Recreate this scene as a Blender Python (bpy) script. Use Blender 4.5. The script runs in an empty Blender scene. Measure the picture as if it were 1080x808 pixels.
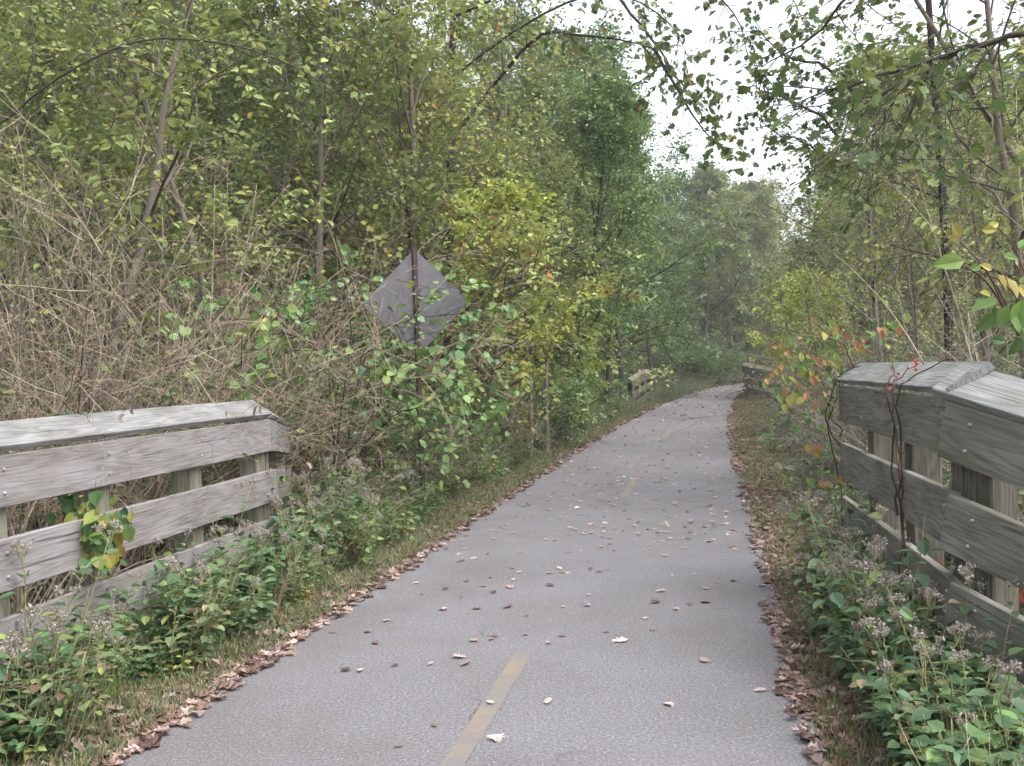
import bpy, math, numpy as np
from mathutils import Vector, Matrix, Euler

C = bpy.data.collections.new('scene'); bpy.context.scene.collection.children.link(C)
R = math.radians
def RNG(s): return np.random.default_rng(s)

# ------------------------------------------------------------------ camera
EYE = 1.65; F = 1000.0; ROLL = R(1.9); PITCH = R(0.82)
CAMROT = (Matrix.Rotation(R(90)-PITCH, 4, 'X') @ Matrix.Rotation(-ROLL, 4, 'Z')).to_3x3()
def at(px, py, depth):
    """world point that stands `depth` metres ahead, seen in direction (px,py) of the 1080x808 photo"""
    d = CAMROT @ Vector(((px-540)/F, -(py-404)/F, -1.0))
    d = d*(depth/d.y)
    return np.array([d.x, d.y, EYE+d.z])

# ------------------------------------------------------------------ tagging
def tag(o, label=None, cat=None, group=None, kind=None):
    if label: o['label'] = label
    if cat: o['category'] = cat
    if group: o['group'] = group
    if kind: o['kind'] = kind
    return o
def empty(name, loc=(0,0,0), rz=0.0):
    o = bpy.data.objects.new(name, None); o.empty_display_size = .2
    o.location = loc; o.rotation_euler = (0,0,rz); C.objects.link(o); return o
def copy_tree(o, parent=None):
    c = o.copy(); C.objects.link(c)
    if parent: c.parent = parent
    for ch in o.children: copy_tree(ch, c)
    return c

# ------------------------------------------------------------------ mesh builder
class MB:
    def __init__(s): s.V=[]; s.F=[]; s.n=0; s.R=[]
    def add(s, V, faces, rnd=None):
        """faces: list of int arrays (m,k)"""
        V = np.asarray(V, dtype=np.float32).reshape(-1,3)
        for i,f in enumerate(faces):
            f = np.asarray(f, dtype=np.int64)
            s.F.append(f+s.n)
            if rnd is None: s.R.append(np.zeros(len(f)))
            else: s.R.append(np.asarray(rnd[i] if isinstance(rnd,list) else rnd))
        s.V.append(V); s.n += len(V)
    def build(s, name, mat, parent=None, smooth=False):
        me = bpy.data.meshes.new(name)
        V = np.concatenate(s.V) if s.V else np.zeros((0,3))
        me.vertices.add(len(V)); me.vertices.foreach_set('co', V.astype(np.float32).ravel())
        loops = np.concatenate([f.ravel() for f in s.F]); tot = np.concatenate([np.full(len(f), f.shape[1]) for f in s.F])
        start = np.concatenate([[0], np.cumsum(tot)[:-1]])
        me.loops.add(len(loops)); me.loops.foreach_set('vertex_index', loops.astype(np.int32))
        me.polygons.add(len(tot)); me.polygons.foreach_set('loop_start', start.astype(np.int32))
        a = me.attributes.new('rnd', 'FLOAT', 'FACE'); a.data.foreach_set('value', np.concatenate(s.R).astype(np.float32))
        me.polygons.foreach_set('use_smooth', np.full(len(tot), smooth))
        me.update(calc_edges=True)
        me.materials.append(mat)
        o = bpy.data.objects.new(name, me); C.objects.link(o)
        if parent: o.parent = parent
        return o
    def tubes(s, lines, sides=5, rnd=None):
        """lines: list of (P(n,3), r(n))"""
        byn = {}
        for P,r in lines: byn.setdefault(len(P), []).append((P,r))
        for n, L in byn.items():
            P = np.array([l[0] for l in L], dtype=float); r = np.array([l[1] for l in L], dtype=float)
            m = len(P)
            T = np.empty_like(P); T[:,1:-1] = P[:,2:]-P[:,:-2]; T[:,0]=P[:,1]-P[:,0]; T[:,-1]=P[:,-1]-P[:,-2]
            T /= np.linalg.norm(T,axis=2,keepdims=True)+1e-9
            mean = P[:,-1]-P[:,0]; mean /= np.linalg.norm(mean,axis=1,keepdims=True)+1e-9
            ref = np.where(np.abs(mean[:,2:3])>.7, np.array([[1,.13,0]]), np.array([[0,.1,1.]]))
            U = np.cross(T, ref[:,None,:]); U /= np.linalg.norm(U,axis=2,keepdims=True)+1e-9
            W = np.cross(T,U)
            a = np.arange(sides)*2*np.pi/sides
            V = P[:,:,None,:] + r[:,:,None,None]*(np.cos(a)[None,None,:,None]*U[:,:,None,:]+np.sin(a)[None,None,:,None]*W[:,:,None,:])
            idx = np.arange(m*n*sides).reshape(m,n,sides)
            nx = np.roll(idx,-1,axis=2)
            q = np.stack([idx[:,:-1],nx[:,:-1],nx[:,1:],idx[:,1:]],axis=-1).reshape(-1,4)
            fs=[q]; rr=[np.repeat(RNG(m+n).random(m),(n-1)*sides)]
            cap = idx[:,-1,:]; fs.append(cap); rr.append(np.zeros(m))
            s.add(V.reshape(-1,3), fs, rr)
    def leaves(s, P, D, N, size, shape='ovate', rnd=None, wid=1.0):
        P=np.asarray(P,float); m=len(P)
        if m==0: return
        D = D/(np.linalg.norm(D,axis=1,keepdims=True)+1e-9)
        S = np.cross(D,N); S/= np.linalg.norm(S,axis=1,keepdims=True)+1e-9
        N2 = np.cross(S,D)
        pts, faces = SHAPES[shape]
        pts = np.array(pts,float); size=np.broadcast_to(size,(m,))
        k=len(pts)
        V = P[:,None,:] + size[:,None,None]*(pts[None,:,1:2]*D[:,None,:]+wid*pts[None,:,0:1]*S[:,None,:]+pts[None,:,2:3]*N2[:,None,:])
        base = (np.arange(m)*k)[:,None]
        if rnd is None: rnd = RNG(m).random(m)
        s.add(V.reshape(-1,3), [base+np.array(f)[None,:] for f in faces], [rnd for f in faces])
def lobed(n, depth, seed, curl):
    # palmate outline with n lobes, one n-gon per half so the blade can fold along the midrib
    r = RNG(seed); right=[(0,0,0)]
    k = n
    for i in range(k):
        a = -0.55+ (i+.5)*(math.pi/2+.55)/k
        ra = .62*(1.0-.12*abs(i-k*.55)+.05*r.random())
        a2 = -0.55+(i+1)*(math.pi/2+.55)/k
        right.append((math.cos(a)*ra, .42+math.sin(a)*ra*.95, curl*ra*.5))
        if i<k-1: right.append((math.cos(a2)*ra*depth, .42+math.sin(a2)*ra*depth*.95, curl*ra*.15))
    right.append((0,1,-curl*.3))
    left=[(-x,y,z) for x,y,z in right[1:-1]]
    pts = right+left; nr=len(right)
    f1 = tuple(range(nr)); f2 = (0,nr-1)+tuple(reversed(range(nr,nr+len(left))))
    return pts,[f1,f2]
def oak(seed, curl):
    r = RNG(seed); ys=[.0,.12,.2,.3,.4,.5,.6,.7,.8,.9,1.0]; xs=[.015,.03,.2,.1,.3,.13,.36,.15,.26,.1,.0]
    right=[(x*(1+.2*r.random()),y,curl*abs(x)*1.6+ (y-.5)**2*curl*1.2) for x,y in zip(xs,ys)]
    right[-1]=(0,1,curl*.3)
    left=[(-x,y,z) for x,y,z in right[:-1]]
    pts=right+left; nr=len(right)
    # strip quads
    faces=[]
    for i in range(nr-2): faces.append((i,i+1,nr+i+1,nr+i))
    faces.append((nr-2,nr-1,2*nr-2))
    return pts,faces
SHAPES = {
 'ovate': ([(0,0,0),(.3,.28,.09),(.25,.66,.06),(0,1,-.1),(-.25,.66,.06),(-.3,.28,.09)],[(0,1,2,3),(0,3,4,5)]),
 'round': ([(0,0,0),(.4,.2,.08),(.42,.6,.06),(0,.98,-.12),(-.42,.6,.06),(-.4,.2,.08)],[(0,1,2,3),(0,3,4,5)]),
 'heart': ([(0,0.06,0),(.2,-.06,.05),(.42,.12,.09),(.4,.45,.07),(.2,.78,0),(0,1.05,-.12),(-.2,.78,0),(-.4,.45,.07),(-.42,.12,.09),(-.2,-.06,.05)],[(0,1,2,3,4,5),(0,5,6,7,8,9)]),
 'lance': ([(0,0,0),(.13,.3,.04),(.12,.62,.03),(0,1,-.08),(-.12,.62,.03),(-.13,.3,.04)],[(0,1,2,3),(0,3,4,5)]),
 'far': ([(0,0,0),(.34,.45,.08),(0,1,0),(-.34,.45,-.05)],[(0,1,2,3)]),
 'blade': ([(-.035,0,0),(.035,0,0),(.02,.55,.08),(0,1,.3)],[(0,1,2,3)]),
 'maple': lobed(3,.55,1,.1),
 'maple_dry': lobed(3,.5,2,.45),
 'oak': oak(3,.25), 'oak_flat': oak(4,.08), 'oak_curl': oak(5,.6),
}
def unit(v): return v/(np.linalg.norm(v,axis=-1,keepdims=True)+1e-9)

# ------------------------------------------------------------------ materials
def newmat(name):
    m = bpy.data.materials.new(name); m.use_nodes=True; nt=m.node_tree
    for n in list(nt.nodes): nt.nodes.remove(n)
    out = nt.nodes.new('ShaderNodeOutputMaterial'); return m,nt,out
def ramp(nt, stops, interp='LINEAR'):
    n = nt.nodes.new('ShaderNodeValToRGB'); n.color_ramp.interpolation=interp
    e=n.color_ramp.elements
    while len(e)<len(stops): e.new(.5)
    for i,(p,c) in enumerate(stops): e[i].position=p; e[i].color=(*c,1) if len(c)==3 else c
    return n
def math_n(nt, op, a, b=None, c=None):
    n=nt.nodes.new('ShaderNodeMath'); n.operation=op
    for i,v in enumerate((a,b,c)):
        if v is None: continue
        if isinstance(v,(int,float)): n.inputs[i].default_value=v
        else: nt.links.new(v,n.inputs[i])
    return n.outputs[0]
def noise(nt, vec, scale, detail=3, rough=.55, dist=0):
    n=nt.nodes.new('ShaderNodeTexNoise'); n.inputs['Scale'].default_value=scale; n.inputs['Detail'].default_value=detail
    n.inputs['Roughness'].default_value=rough; n.inputs['Distortion'].default_value=dist
    if vec is not None: nt.links.new(vec,n.inputs['Vector'])
    return n.outputs['Fac']
def leafmat(name, stops, trans=.3, nscale=1.2, namt=.5, vary=.25, rough=.55, spec=.3):
    m,nt,out=newmat(name); L=nt.links.new
    at_=nt.nodes.new('ShaderNodeAttribute'); at_.attribute_name='rnd'
    geo=nt.nodes.new('ShaderNodeNewGeometry'); oi=nt.nodes.new('ShaderNodeObjectInfo')
    nz=noise(nt,geo.outputs['Position'],nscale,2)
    v=math_n(nt,'MULTIPLY_ADD',math_n(nt,'SUBTRACT',nz,.5),namt,at_.outputs['Fac'])
    v=math_n(nt,'MULTIPLY_ADD',math_n(nt,'SUBTRACT',oi.outputs['Random'],.5),.42,v)
    v=math_n(nt,'MULTIPLY',v,.86)
    rp=ramp(nt,stops); L(v,rp.inputs[0])
    hs=nt.nodes.new('ShaderNodeHueSaturation'); L(rp.outputs[0],hs.inputs['Color'])
    vv=math_n(nt,'MULTIPLY_ADD',math_n(nt,'FRACT',math_n(nt,'MULTIPLY',at_.outputs['Fac'],37.3)),vary*2,1-vary)
    L(vv,hs.inputs['Value'])
    p=nt.nodes.new('ShaderNodeBsdfPrincipled'); L(hs.outputs[0],p.inputs['Base Color'])
    p.inputs['Roughness'].default_value=rough; p.inputs['Specular IOR Level'].default_value=spec
    t=nt.nodes.new('ShaderNodeBsdfTranslucent'); L(hs.outputs[0],t.inputs['Color'])
    mx=nt.nodes.new('ShaderNodeMixShader'); mx.inputs[0].default_value=trans
    L(p.outputs[0],mx.inputs[1]); L(t.outputs[0],mx.inputs[2]); L(mx.outputs[0],out.inputs[0])
    return m
def barkmat(name, c1, c2, scale=6, rnd=True):
    m,nt,out=newmat(name); L=nt.links.new
    tc=nt.nodes.new('ShaderNodeTexCoord'); mp=nt.nodes.new('ShaderNodeMapping'); mp.inputs['Scale'].default_value=(1,1,.25)
    L(tc.outputs['Object'],mp.inputs['Vector'])
    nz=noise(nt,mp.outputs[0],scale*4,5,.7)
    at_=nt.nodes.new('ShaderNodeAttribute'); at_.attribute_name='rnd'
    v=math_n(nt,'MULTIPLY_ADD',math_n(nt,'SUBTRACT',at_.outputs['Fac'],.5),.6,nz)
    rp=ramp(nt,[(.25,c1),(.75,c2)]); L(v,rp.inputs[0])
    p=nt.nodes.new('ShaderNodeBsdfPrincipled'); p.inputs['Roughness'].default_value=.9; p.inputs['Specular IOR Level'].default_value=.15
    L(rp.outputs[0],p.inputs['Base Color'])
    b=nt.nodes.new('ShaderNodeBump'); b.inputs['Strength'].default_value=.6; b.inputs['Distance'].default_value=.01
    L(nz,b.inputs['Height']); L(b.outputs[0],p.inputs['Normal']); L(p.outputs[0],out.inputs[0])
    return m
G1=(.045,.085,.028); G2=(.085,.14,.04); G3=(.15,.20,.055); YG=(.24,.26,.06); YE=(.42,.34,.07); OR=(.42,.17,.06); BR=(.16,.095,.05); RD=(.28,.06,.03)
M = {}
M['leaf_green']  = leafmat('leaf_green',[(0,(.07,.13,.05)),(.5,(.12,.195,.065)),(.9,(.20,.27,.085)),(1.0,YG)],nscale=.8)
M['leaf_mid']    = leafmat('leaf_mid',[(0,(.11,.16,.055)),(.4,(.21,.26,.08)),(.8,(.33,.36,.11)),(.95,YE),(1.0,OR)],nscale=.9)
M['leaf_yellow'] = leafmat('leaf_yellow',[(0,(.16,.23,.05)),(.4,(.29,.36,.075)),(.8,(.42,.46,.10)),(.94,YE),(1.0,OR)],trans=.4,nscale=1.0)
M['leaf_far']    = leafmat('leaf_far',[(0,(.09,.14,.055)),(.4,(.17,.23,.08)),(.75,(.28,.31,.10)),(.94,(.40,.34,.11)),(1.0,(.36,.22,.10))],nscale=.25,namt=.9)
M['leaf_far2']   = leafmat('leaf_far2',[(0,(.14,.18,.07)),(.4,(.25,.28,.09)),(.75,(.36,.35,.12)),(.94,(.44,.34,.13)),(1.0,(.40,.25,.12))],nscale=.25,namt=.9)
M['leaf_shrub']  = leafmat('leaf_shrub',[(0,(.08,.16,.065)),(.45,(.15,.26,.08)),(.85,(.22,.28,.07)),(.97,YE),(1.0,OR)],rough=.4,spec=.45,nscale=2.5)
M['leaf_weed']   = leafmat('leaf_weed',[(0,(.05,.105,.05)),(.5,(.085,.16,.065)),(.82,(.15,.24,.08)),(.95,(.32,.36,.10)),(1.0,(.28,.18,.09))],rough=.45,spec=.4,nscale=3,namt=.4)
M['leaf_under']  = leafmat('leaf_under',[(0,(.075,.11,.055)),(.5,(.13,.175,.08)),(.8,(.19,.23,.10)),(1.0,(.26,.19,.11))],nscale=1.5)
M['leaf_vine']   = leafmat('leaf_vine',[(0,(.05,.12,.05)),(.42,(.13,.21,.05)),(.6,(.32,.31,.07)),(.82,(.36,.20,.08)),(1.0,(.30,.12,.07))],trans=.35,nscale=5,namt=.5)
M['leaf_vine_green'] = leafmat('leaf_vine_green',[(0,(.05,.12,.05)),(.5,(.10,.18,.055)),(.72,(.26,.29,.06)),(.9,(.38,.26,.07)),(1.0,(.34,.15,.06))],trans=.35,nscale=5,namt=.4)
M['leaf_maple']  = leafmat('leaf_maple',[(0,(.05,.09,.03)),(.5,(.10,.15,.04)),(.78,(.17,.18,.04)),(.9,(.26,.11,.03)),(1.0,(.26,.06,.03))],trans=.35,nscale=.9,namt=.5)
M['leaf_dry']    = leafmat('leaf_dry',[(0,(.09,.055,.042)),(.35,(.17,.11,.085)),(.65,(.27,.20,.165)),(.85,(.38,.31,.28)),(1.0,(.46,.40,.37))],trans=.1,nscale=6,namt=.3,rough=.7)
M['leaf_pale']   = leafmat('leaf_pale',[(0,(.12,.075,.055)),(.4,(.24,.175,.14)),(.8,(.33,.27,.24)),(1.0,(.42,.375,.355))],trans=.1,nscale=6,namt=.2,rough=.7)
M['leaf_bram']  = leafmat('leaf_bram',[(0,(.10,.06,.04)),(.45,(.20,.14,.09)),(.6,(.12,.18,.06)),(1.0,(.22,.28,.08))],nscale=1.5)
M['leaf_red']    = leafmat('leaf_red',[(0,(.20,.04,.025)),(1.0,(.36,.08,.04))],trans=.3)
M['grass']       = leafmat('grass',[(0,(.06,.10,.045)),(.4,(.10,.15,.06)),(.65,(.17,.18,.085)),(.85,(.26,.20,.12)),(1.0,(.24,.15,.10))],trans=.25,nscale=1.6,namt=.8)
M['seed']        = leafmat('seed',[(0,(.20,.175,.15)),(1.0,(.40,.36,.315))],trans=.25,rough=.9,spec=.1)
M['bark']        = barkmat('bark',(.065,.055,.045),(.17,.145,.12))
M['bark_dark']   = barkmat('bark_dark',(.025,.02,.018),(.075,.062,.055))
M['bark_pale']   = barkmat('bark_pale',(.17,.13,.10),(.36,.30,.24))
M['cane']        = barkmat('cane',(.12,.095,.072),(.40,.33,.25),scale=3)
M['cane_grey']   = barkmat('cane_grey',(.10,.083,.072),(.28,.24,.21),scale=3)
M['blade_green'] = barkmat('blade_green',(.09,.14,.05),(.22,.26,.10),scale=3)
M['blade_dry']   = barkmat('blade_dry',(.18,.15,.08),(.40,.34,.22),scale=3)
M['stem']        = barkmat('stem',(.12,.12,.06),(.26,.26,.13),scale=3)
M['vine_stem']   = barkmat('vine_stem',(.05,.03,.025),(.16,.09,.07),scale=6)

def woodmat(name, base, dark, light, tint):
    m,nt,out=newmat(name); L=nt.links.new
    tc=nt.nodes.new('ShaderNodeTexCoord'); oi=nt.nodes.new('ShaderNodeObjectInfo')
    off=nt.nodes.new('ShaderNodeVectorMath'); off.operation='ADD'
    cmb=nt.nodes.new('ShaderNodeCombineXYZ')
    L(math_n(nt,'MULTIPLY',oi.outputs['Random'],31.0),cmb.inputs[0]); L(math_n(nt,'MULTIPLY',oi.outputs['Random'],3.1),cmb.inputs[1])
    L(math_n(nt,'MULTIPLY',oi.outputs['Random'],.09),cmb.inputs[2])
    L(tc.outputs['Object'],off.inputs[0]); L(cmb.outputs[0],off.inputs[1])
    mp=nt.nodes.new('ShaderNodeMapping'); mp.inputs['Scale'].default_value=(.55,8,8); L(off.outputs[0],mp.inputs['Vector'])
    big=noise(nt,mp.outputs[0],1.0,3,.5,.5)             # cathedral figure: rings of a slow stretched noise
    rings=math_n(nt,'FRACT',math_n(nt,'MULTIPLY',big,13.0))
    tri=math_n(nt,'ABSOLUTE',math_n(nt,'SUBTRACT',rings,.5))   # 0..0.5
    mp2=nt.nodes.new('ShaderNodeMapping'); mp2.inputs['Scale'].default_value=(3,90,90); L(off.outputs[0],mp2.inputs['Vector'])
    fine=noise(nt,mp2.outputs[0],1.5,4,.7)
    mp3=nt.nodes.new('ShaderNodeMapping'); mp3.inputs['Scale'].default_value=(1,2.5,2.5); L(off.outputs[0],mp3.inputs['Vector'])
    blot=noise(nt,mp3.outputs[0],2.2,4,.6)
    vor=nt.nodes.new('ShaderNodeTexVoronoi'); vor.inputs['Scale'].default_value=2.2; vor.inputs['Randomness'].default_value=1
    L(off.outputs[0],vor.inputs['Vector'])
    knot=nt.nodes.new('ShaderNodeMapRange'); L(vor.outputs['Distance'],knot.inputs[0]); knot.inputs[1].default_value=.03; knot.inputs[2].default_value=.10
    v=math_n(nt,'ADD',math_n(nt,'MULTIPLY',tri,.72),math_n(nt,'MULTIPLY',fine,.75))
    rp=ramp(nt,[(.22,dark),(.5,base),(.85,light)]); L(v,rp.inputs[0])
    mx=nt.nodes.new('ShaderNodeMix'); mx.data_type='RGBA'; mx.blend_type='MULTIPLY'
    rp2=ramp(nt,[(.3,tint),(.62,(1,1,1))]); L(blot,rp2.inputs[0])
    mx.inputs['Factor'].default_value=1; L(rp.outputs[0],mx.inputs['A']); L(rp2.outputs[0],mx.inputs['B'])
    mp4=nt.nodes.new('ShaderNodeMapping'); mp4.inputs['Scale'].default_value=(1.6,55,55); L(off.outputs[0],mp4.inputs['Vector'])
    chk=nt.nodes.new('ShaderNodeMapRange'); chk.inputs[1].default_value=.64; chk.inputs[2].default_value=.70; chk.inputs[3].default_value=1; chk.inputs[4].default_value=.42; L(noise(nt,mp4.outputs[0],1.0,2,.5),chk.inputs[0])
    mc=nt.nodes.new('ShaderNodeMix'); mc.data_type='RGBA'; mc.blend_type='MULTIPLY'; mc.inputs['Factor'].default_value=1; L(mx.outputs['Result'],mc.inputs['A']); L(chk.outputs[0],mc.inputs['B']); mx=mc
    mk=nt.nodes.new('ShaderNodeMix'); mk.data_type='RGBA'; L(knot.outputs[0],mk.inputs['Factor'])
    mk.inputs['A'].default_value=(dark[0]*.6,dark[1]*.5,dark[2]*.45,1); L(mx.outputs['Result'],mk.inputs['B'])
    p=nt.nodes.new('ShaderNodeBsdfPrincipled'); p.inputs['Roughness'].default_value=.85; p.inputs['Specular IOR Level'].default_value=.2
    L(mk.outputs['Result'],p.inputs['Base Color'])
    b=nt.nodes.new('ShaderNodeBump'); b.inputs['Strength'].default_value=.5; b.inputs['Distance'].default_value=.003
    L(v,b.inputs['Height']); L(b.outputs[0],p.inputs['Normal']); L(p.outputs[0],out.inputs[0]); return m
M['wood_left']=woodmat('wood_left',(.205,.193,.192),(.115,.106,.105),(.27,.256,.255),(.70,.67,.62))
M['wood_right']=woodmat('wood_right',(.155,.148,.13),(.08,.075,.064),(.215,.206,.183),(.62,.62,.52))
M['post_left']=woodmat('post_left',(.16,.155,.12),(.09,.085,.065),(.22,.21,.175),(.65,.65,.5))
M['post_right']=woodmat('post_right',(.10,.094,.078),(.05,.045,.038),(.15,.14,.12),(.6,.6,.5))
M['cap_wood']=woodmat('cap_wood',(.20,.20,.195),(.12,.12,.11),(.27,.27,.265),(.55,.54,.53))
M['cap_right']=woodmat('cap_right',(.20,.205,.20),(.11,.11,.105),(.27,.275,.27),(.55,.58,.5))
def plain(name,c,rough=.5,metal=0,nz=0,c2=None,scale=20):
    m,nt,out=newmat(name); L=nt.links.new
    p=nt.nodes.new('ShaderNodeBsdfPrincipled'); p.inputs['Roughness'].default_value=rough; p.inputs['Metallic'].default_value=metal
    p.inputs['Base Color'].default_value=(*c,1)
    if c2:
        tc=nt.nodes.new('ShaderNodeTexCoord'); n=noise(nt,tc.outputs['Object'],scale,5,.7); rp=ramp(nt,[(.35,c),(.65,c2)]); L(n,rp.inputs[0]); L(rp.outputs[0],p.inputs['Base Color'])
    L(p.outputs[0],out.inputs[0]); return m
M['bolt']=plain('bolt_zinc',(.30,.32,.36),.5,.4,c2=(.20,.17,.15),scale=60)
M['sign']=plain('sign_back',(.10,.097,.107),.6,.2,c2=(.135,.132,.143),scale=5)
M['rust']=plain('rust_post',(.035,.03,.03),.8,.1,c2=(.075,.038,.03),scale=14)

def asphalt():
    m,nt,out=newmat('asphalt'); L=nt.links.new
    geo=nt.nodes.new('ShaderNodeNewGeometry'); P=geo.outputs['Position']
    fine=noise(nt,P,62,5,1.0); mid=noise(nt,P,1.1,5,.6); big=noise(nt,P,.35,3,.5)
    vor=nt.nodes.new('ShaderNodeTexVoronoi'); vor.inputs['Scale'].default_value=55; L(P,vor.inputs['Vector'])
    rp=ramp(nt,[(.36,(.055,.054,.058)),(.5,(.118,.115,.124)),(.64,(.25,.246,.252))])
    L(fine,rp.inputs[0])
    st=nt.nodes.new('ShaderNodeMapRange'); st.inputs[1].default_value=.22; st.inputs[2].default_value=.08; L(vor.outputs['Distance'],st.inputs[0])
    wn=nt.nodes.new('ShaderNodeSeparateColor'); L(vor.outputs['Color'],wn.inputs[0])
    pick=math_n(nt,'MULTIPLY',st.outputs[0],math_n(nt,'GREATER_THAN',wn.outputs[0],.86))
    m1=nt.nodes.new('ShaderNodeMix'); m1.data_type='RGBA'; L(pick,m1.inputs['Factor']); L(rp.outputs[0],m1.inputs['A']); m1.inputs['B'].default_value=(.42,.41,.40,1)
    m2=nt.nodes.new('ShaderNodeMix'); m2.data_type='RGBA'; m2.blend_type='MULTIPLY'; m2.inputs['Factor'].default_value=1
    r2=ramp(nt,[(.32,(.78,.74,.68)),(.5,(.97,.96,.95)),(.68,(1.14,1.13,1.15))]); L(math_n(nt,'MULTIPLY_ADD',big,.5,math_n(nt,'MULTIPLY',mid,.5)),r2.inputs[0])
    L(m1.outputs['Result'],m2.inputs['A']); L(r2.outputs[0],m2.inputs['B'])
    # hairline cracks, broken up by a slow noise, and brown soil stains
    wv=nt.nodes.new('ShaderNodeVectorMath'); wv.operation='MULTIPLY_ADD'; nn=nt.nodes.new('ShaderNodeTexNoise'); nn.inputs['Scale'].default_value=2.5; nn.inputs['Detail'].default_value=4; L(P,nn.inputs['Vector'])
    L(nn.outputs['Color'],wv.inputs[0]); wv.inputs[1].default_value=(.5,.5,.5); L(P,wv.inputs[2])
    vc=nt.nodes.new('ShaderNodeTexVoronoi'); vc.feature='DISTANCE_TO_EDGE'; vc.inputs['Scale'].default_value=.42; L(wv.outputs[0],vc.inputs['Vector'])
    cr=nt.nodes.new('ShaderNodeMapRange'); cr.inputs[1].default_value=.0035; cr.inputs[2].default_value=.0012; L(vc.outputs['Distance'],cr.inputs[0])
    gate=nt.nodes.new('ShaderNodeMapRange'); gate.inputs[1].default_value=.5; gate.inputs[2].default_value=.58; L(noise(nt,P,.8,2),gate.inputs[0])
    m3=nt.nodes.new('ShaderNodeMix'); m3.data_type='RGBA'; L(math_n(nt,'MULTIPLY',math_n(nt,'MULTIPLY',cr.outputs[0],gate.outputs[0]),.7),m3.inputs['Factor']); L(m2.outputs['Result'],m3.inputs['A']); m3.inputs['B'].default_value=(.05,.048,.045,1)
    sn=nt.nodes.new('ShaderNodeMapRange'); sn.inputs[1].default_value=.56; sn.inputs[2].default_value=.72; sn.inputs[4].default_value=.45; L(noise(nt,P,.7,6,.65,.6),sn.inputs[0])
    m4=nt.nodes.new('ShaderNodeMix'); m4.data_type='RGBA'; L(sn.outputs[0],m4.inputs['Factor']); L(m3.outputs['Result'],m4.inputs['A']); m4.inputs['B'].default_value=(.10,.09,.072,1)
    p=nt.nodes.new('ShaderNodeBsdfPrincipled'); p.inputs['Roughness'].default_value=.82; p.inputs['Specular IOR Level'].default_value=.3
    L(m4.outputs['Result'],p.inputs['Base Color'])
    b=nt.nodes.new('ShaderNodeBump'); b.inputs['Strength'].default_value=.25; b.inputs['Distance'].default_value=.003
    L(fine,b.inputs['Height']); L(b.outputs[0],p.inputs['Normal']); L(p.outputs[0],out.inputs[0]); return m
M['asphalt']=asphalt()
def paint():
    m,nt,out=newmat('worn_paint'); L=nt.links.new
    geo=nt.nodes.new('ShaderNodeNewGeometry'); n=noise(nt,geo.outputs['Position'],70,4,.8)
    n2=noise(nt,geo.outputs['Position'],3,3,.6)
    v=math_n(nt,'ADD',math_n(nt,'MULTIPLY',n,.6),math_n(nt,'MULTIPLY',n2,.4))
    rp=ramp(nt,[(.44,(.12,.116,.12)),(.64,(.20,.15,.088))]); L(v,rp.inputs[0])
    p=nt.nodes.new('ShaderNodeBsdfPrincipled'); p.inputs['Roughness'].default_value=.8; L(rp.outputs[0],p.inputs['Base Color']); L(p.outputs[0],out.inputs[0]); return m
M['paint']=paint()
def groundmat():
    m,nt,out=newmat('ground_soil'); L=nt.links.new
    geo=nt.nodes.new('ShaderNodeNewGeometry'); P=geo.outputs['Position']
    a=noise(nt,P,9,6,.75); b_=noise(nt,P,.9,4,.6)
    rp=ramp(nt,[(.3,(.045,.04,.025)),(.5,(.11,.085,.055)),(.7,(.22,.16,.11))]); L(a,rp.inputs[0])
    rg=ramp(nt,[(.3,(.035,.055,.02)),(.7,(.10,.14,.05))]); L(a,rg.inputs[0])
    f=nt.nodes.new('ShaderNodeMapRange'); f.inputs[1].default_value=.42; f.inputs[2].default_value=.6; L(b_,f.inputs[0])
    mx=nt.nodes.new('ShaderNodeMix'); mx.data_type='RGBA'; L(f.outputs[0],mx.inputs['Factor']); L(rp.outputs[0],mx.inputs['A']); L(rg.outputs[0],mx.inputs['B'])
    p=nt.nodes.new('ShaderNodeBsdfPrincipled'); p.inputs['Roughness'].default_value=.95; L(mx.outputs['Result'],p.inputs['Base Color'])
    b=nt.nodes.new('ShaderNodeBump'); b.inputs['Strength'].default_value=.8; b.inputs['Distance'].default_value=.03
    L(a,b.inputs['Height']); L(b.outputs[0],p.inputs['Normal']); L(p.outputs[0],out.inputs[0]); return m
M['ground']=groundmat()

# ------------------------------------------------------------------ terrain
CY = np.array([-40,-10,4.1,6.3,10.4,17.9,28.4,40,53,65,76,88,99,108,114,119])
CX = np.array([-9.5,-3.23,-.27,.19,1.05,2.60,4.98,7.85,11.5,15.6,20.8,27.8,36.5,46.5,57,69])
# dense smooth centre line
tt=np.linspace(0,len(CY)-1,600); 
def smooth(a,t):
    out=[]
    for x in t:
        i=min(int(x),len(a)-2); f=x-i; p0=a[max(i-1,0)];p1=a[i];p2=a[i+1];p3=a[min(i+2,len(a)-1)]
        out.append(.5*((2*p1)+(-p0+p2)*f+(2*p0-5*p1+4*p2-p3)*f*f+(-p0+3*p1-3*p2+p3)*f**3))
    return np.array(out)
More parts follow.
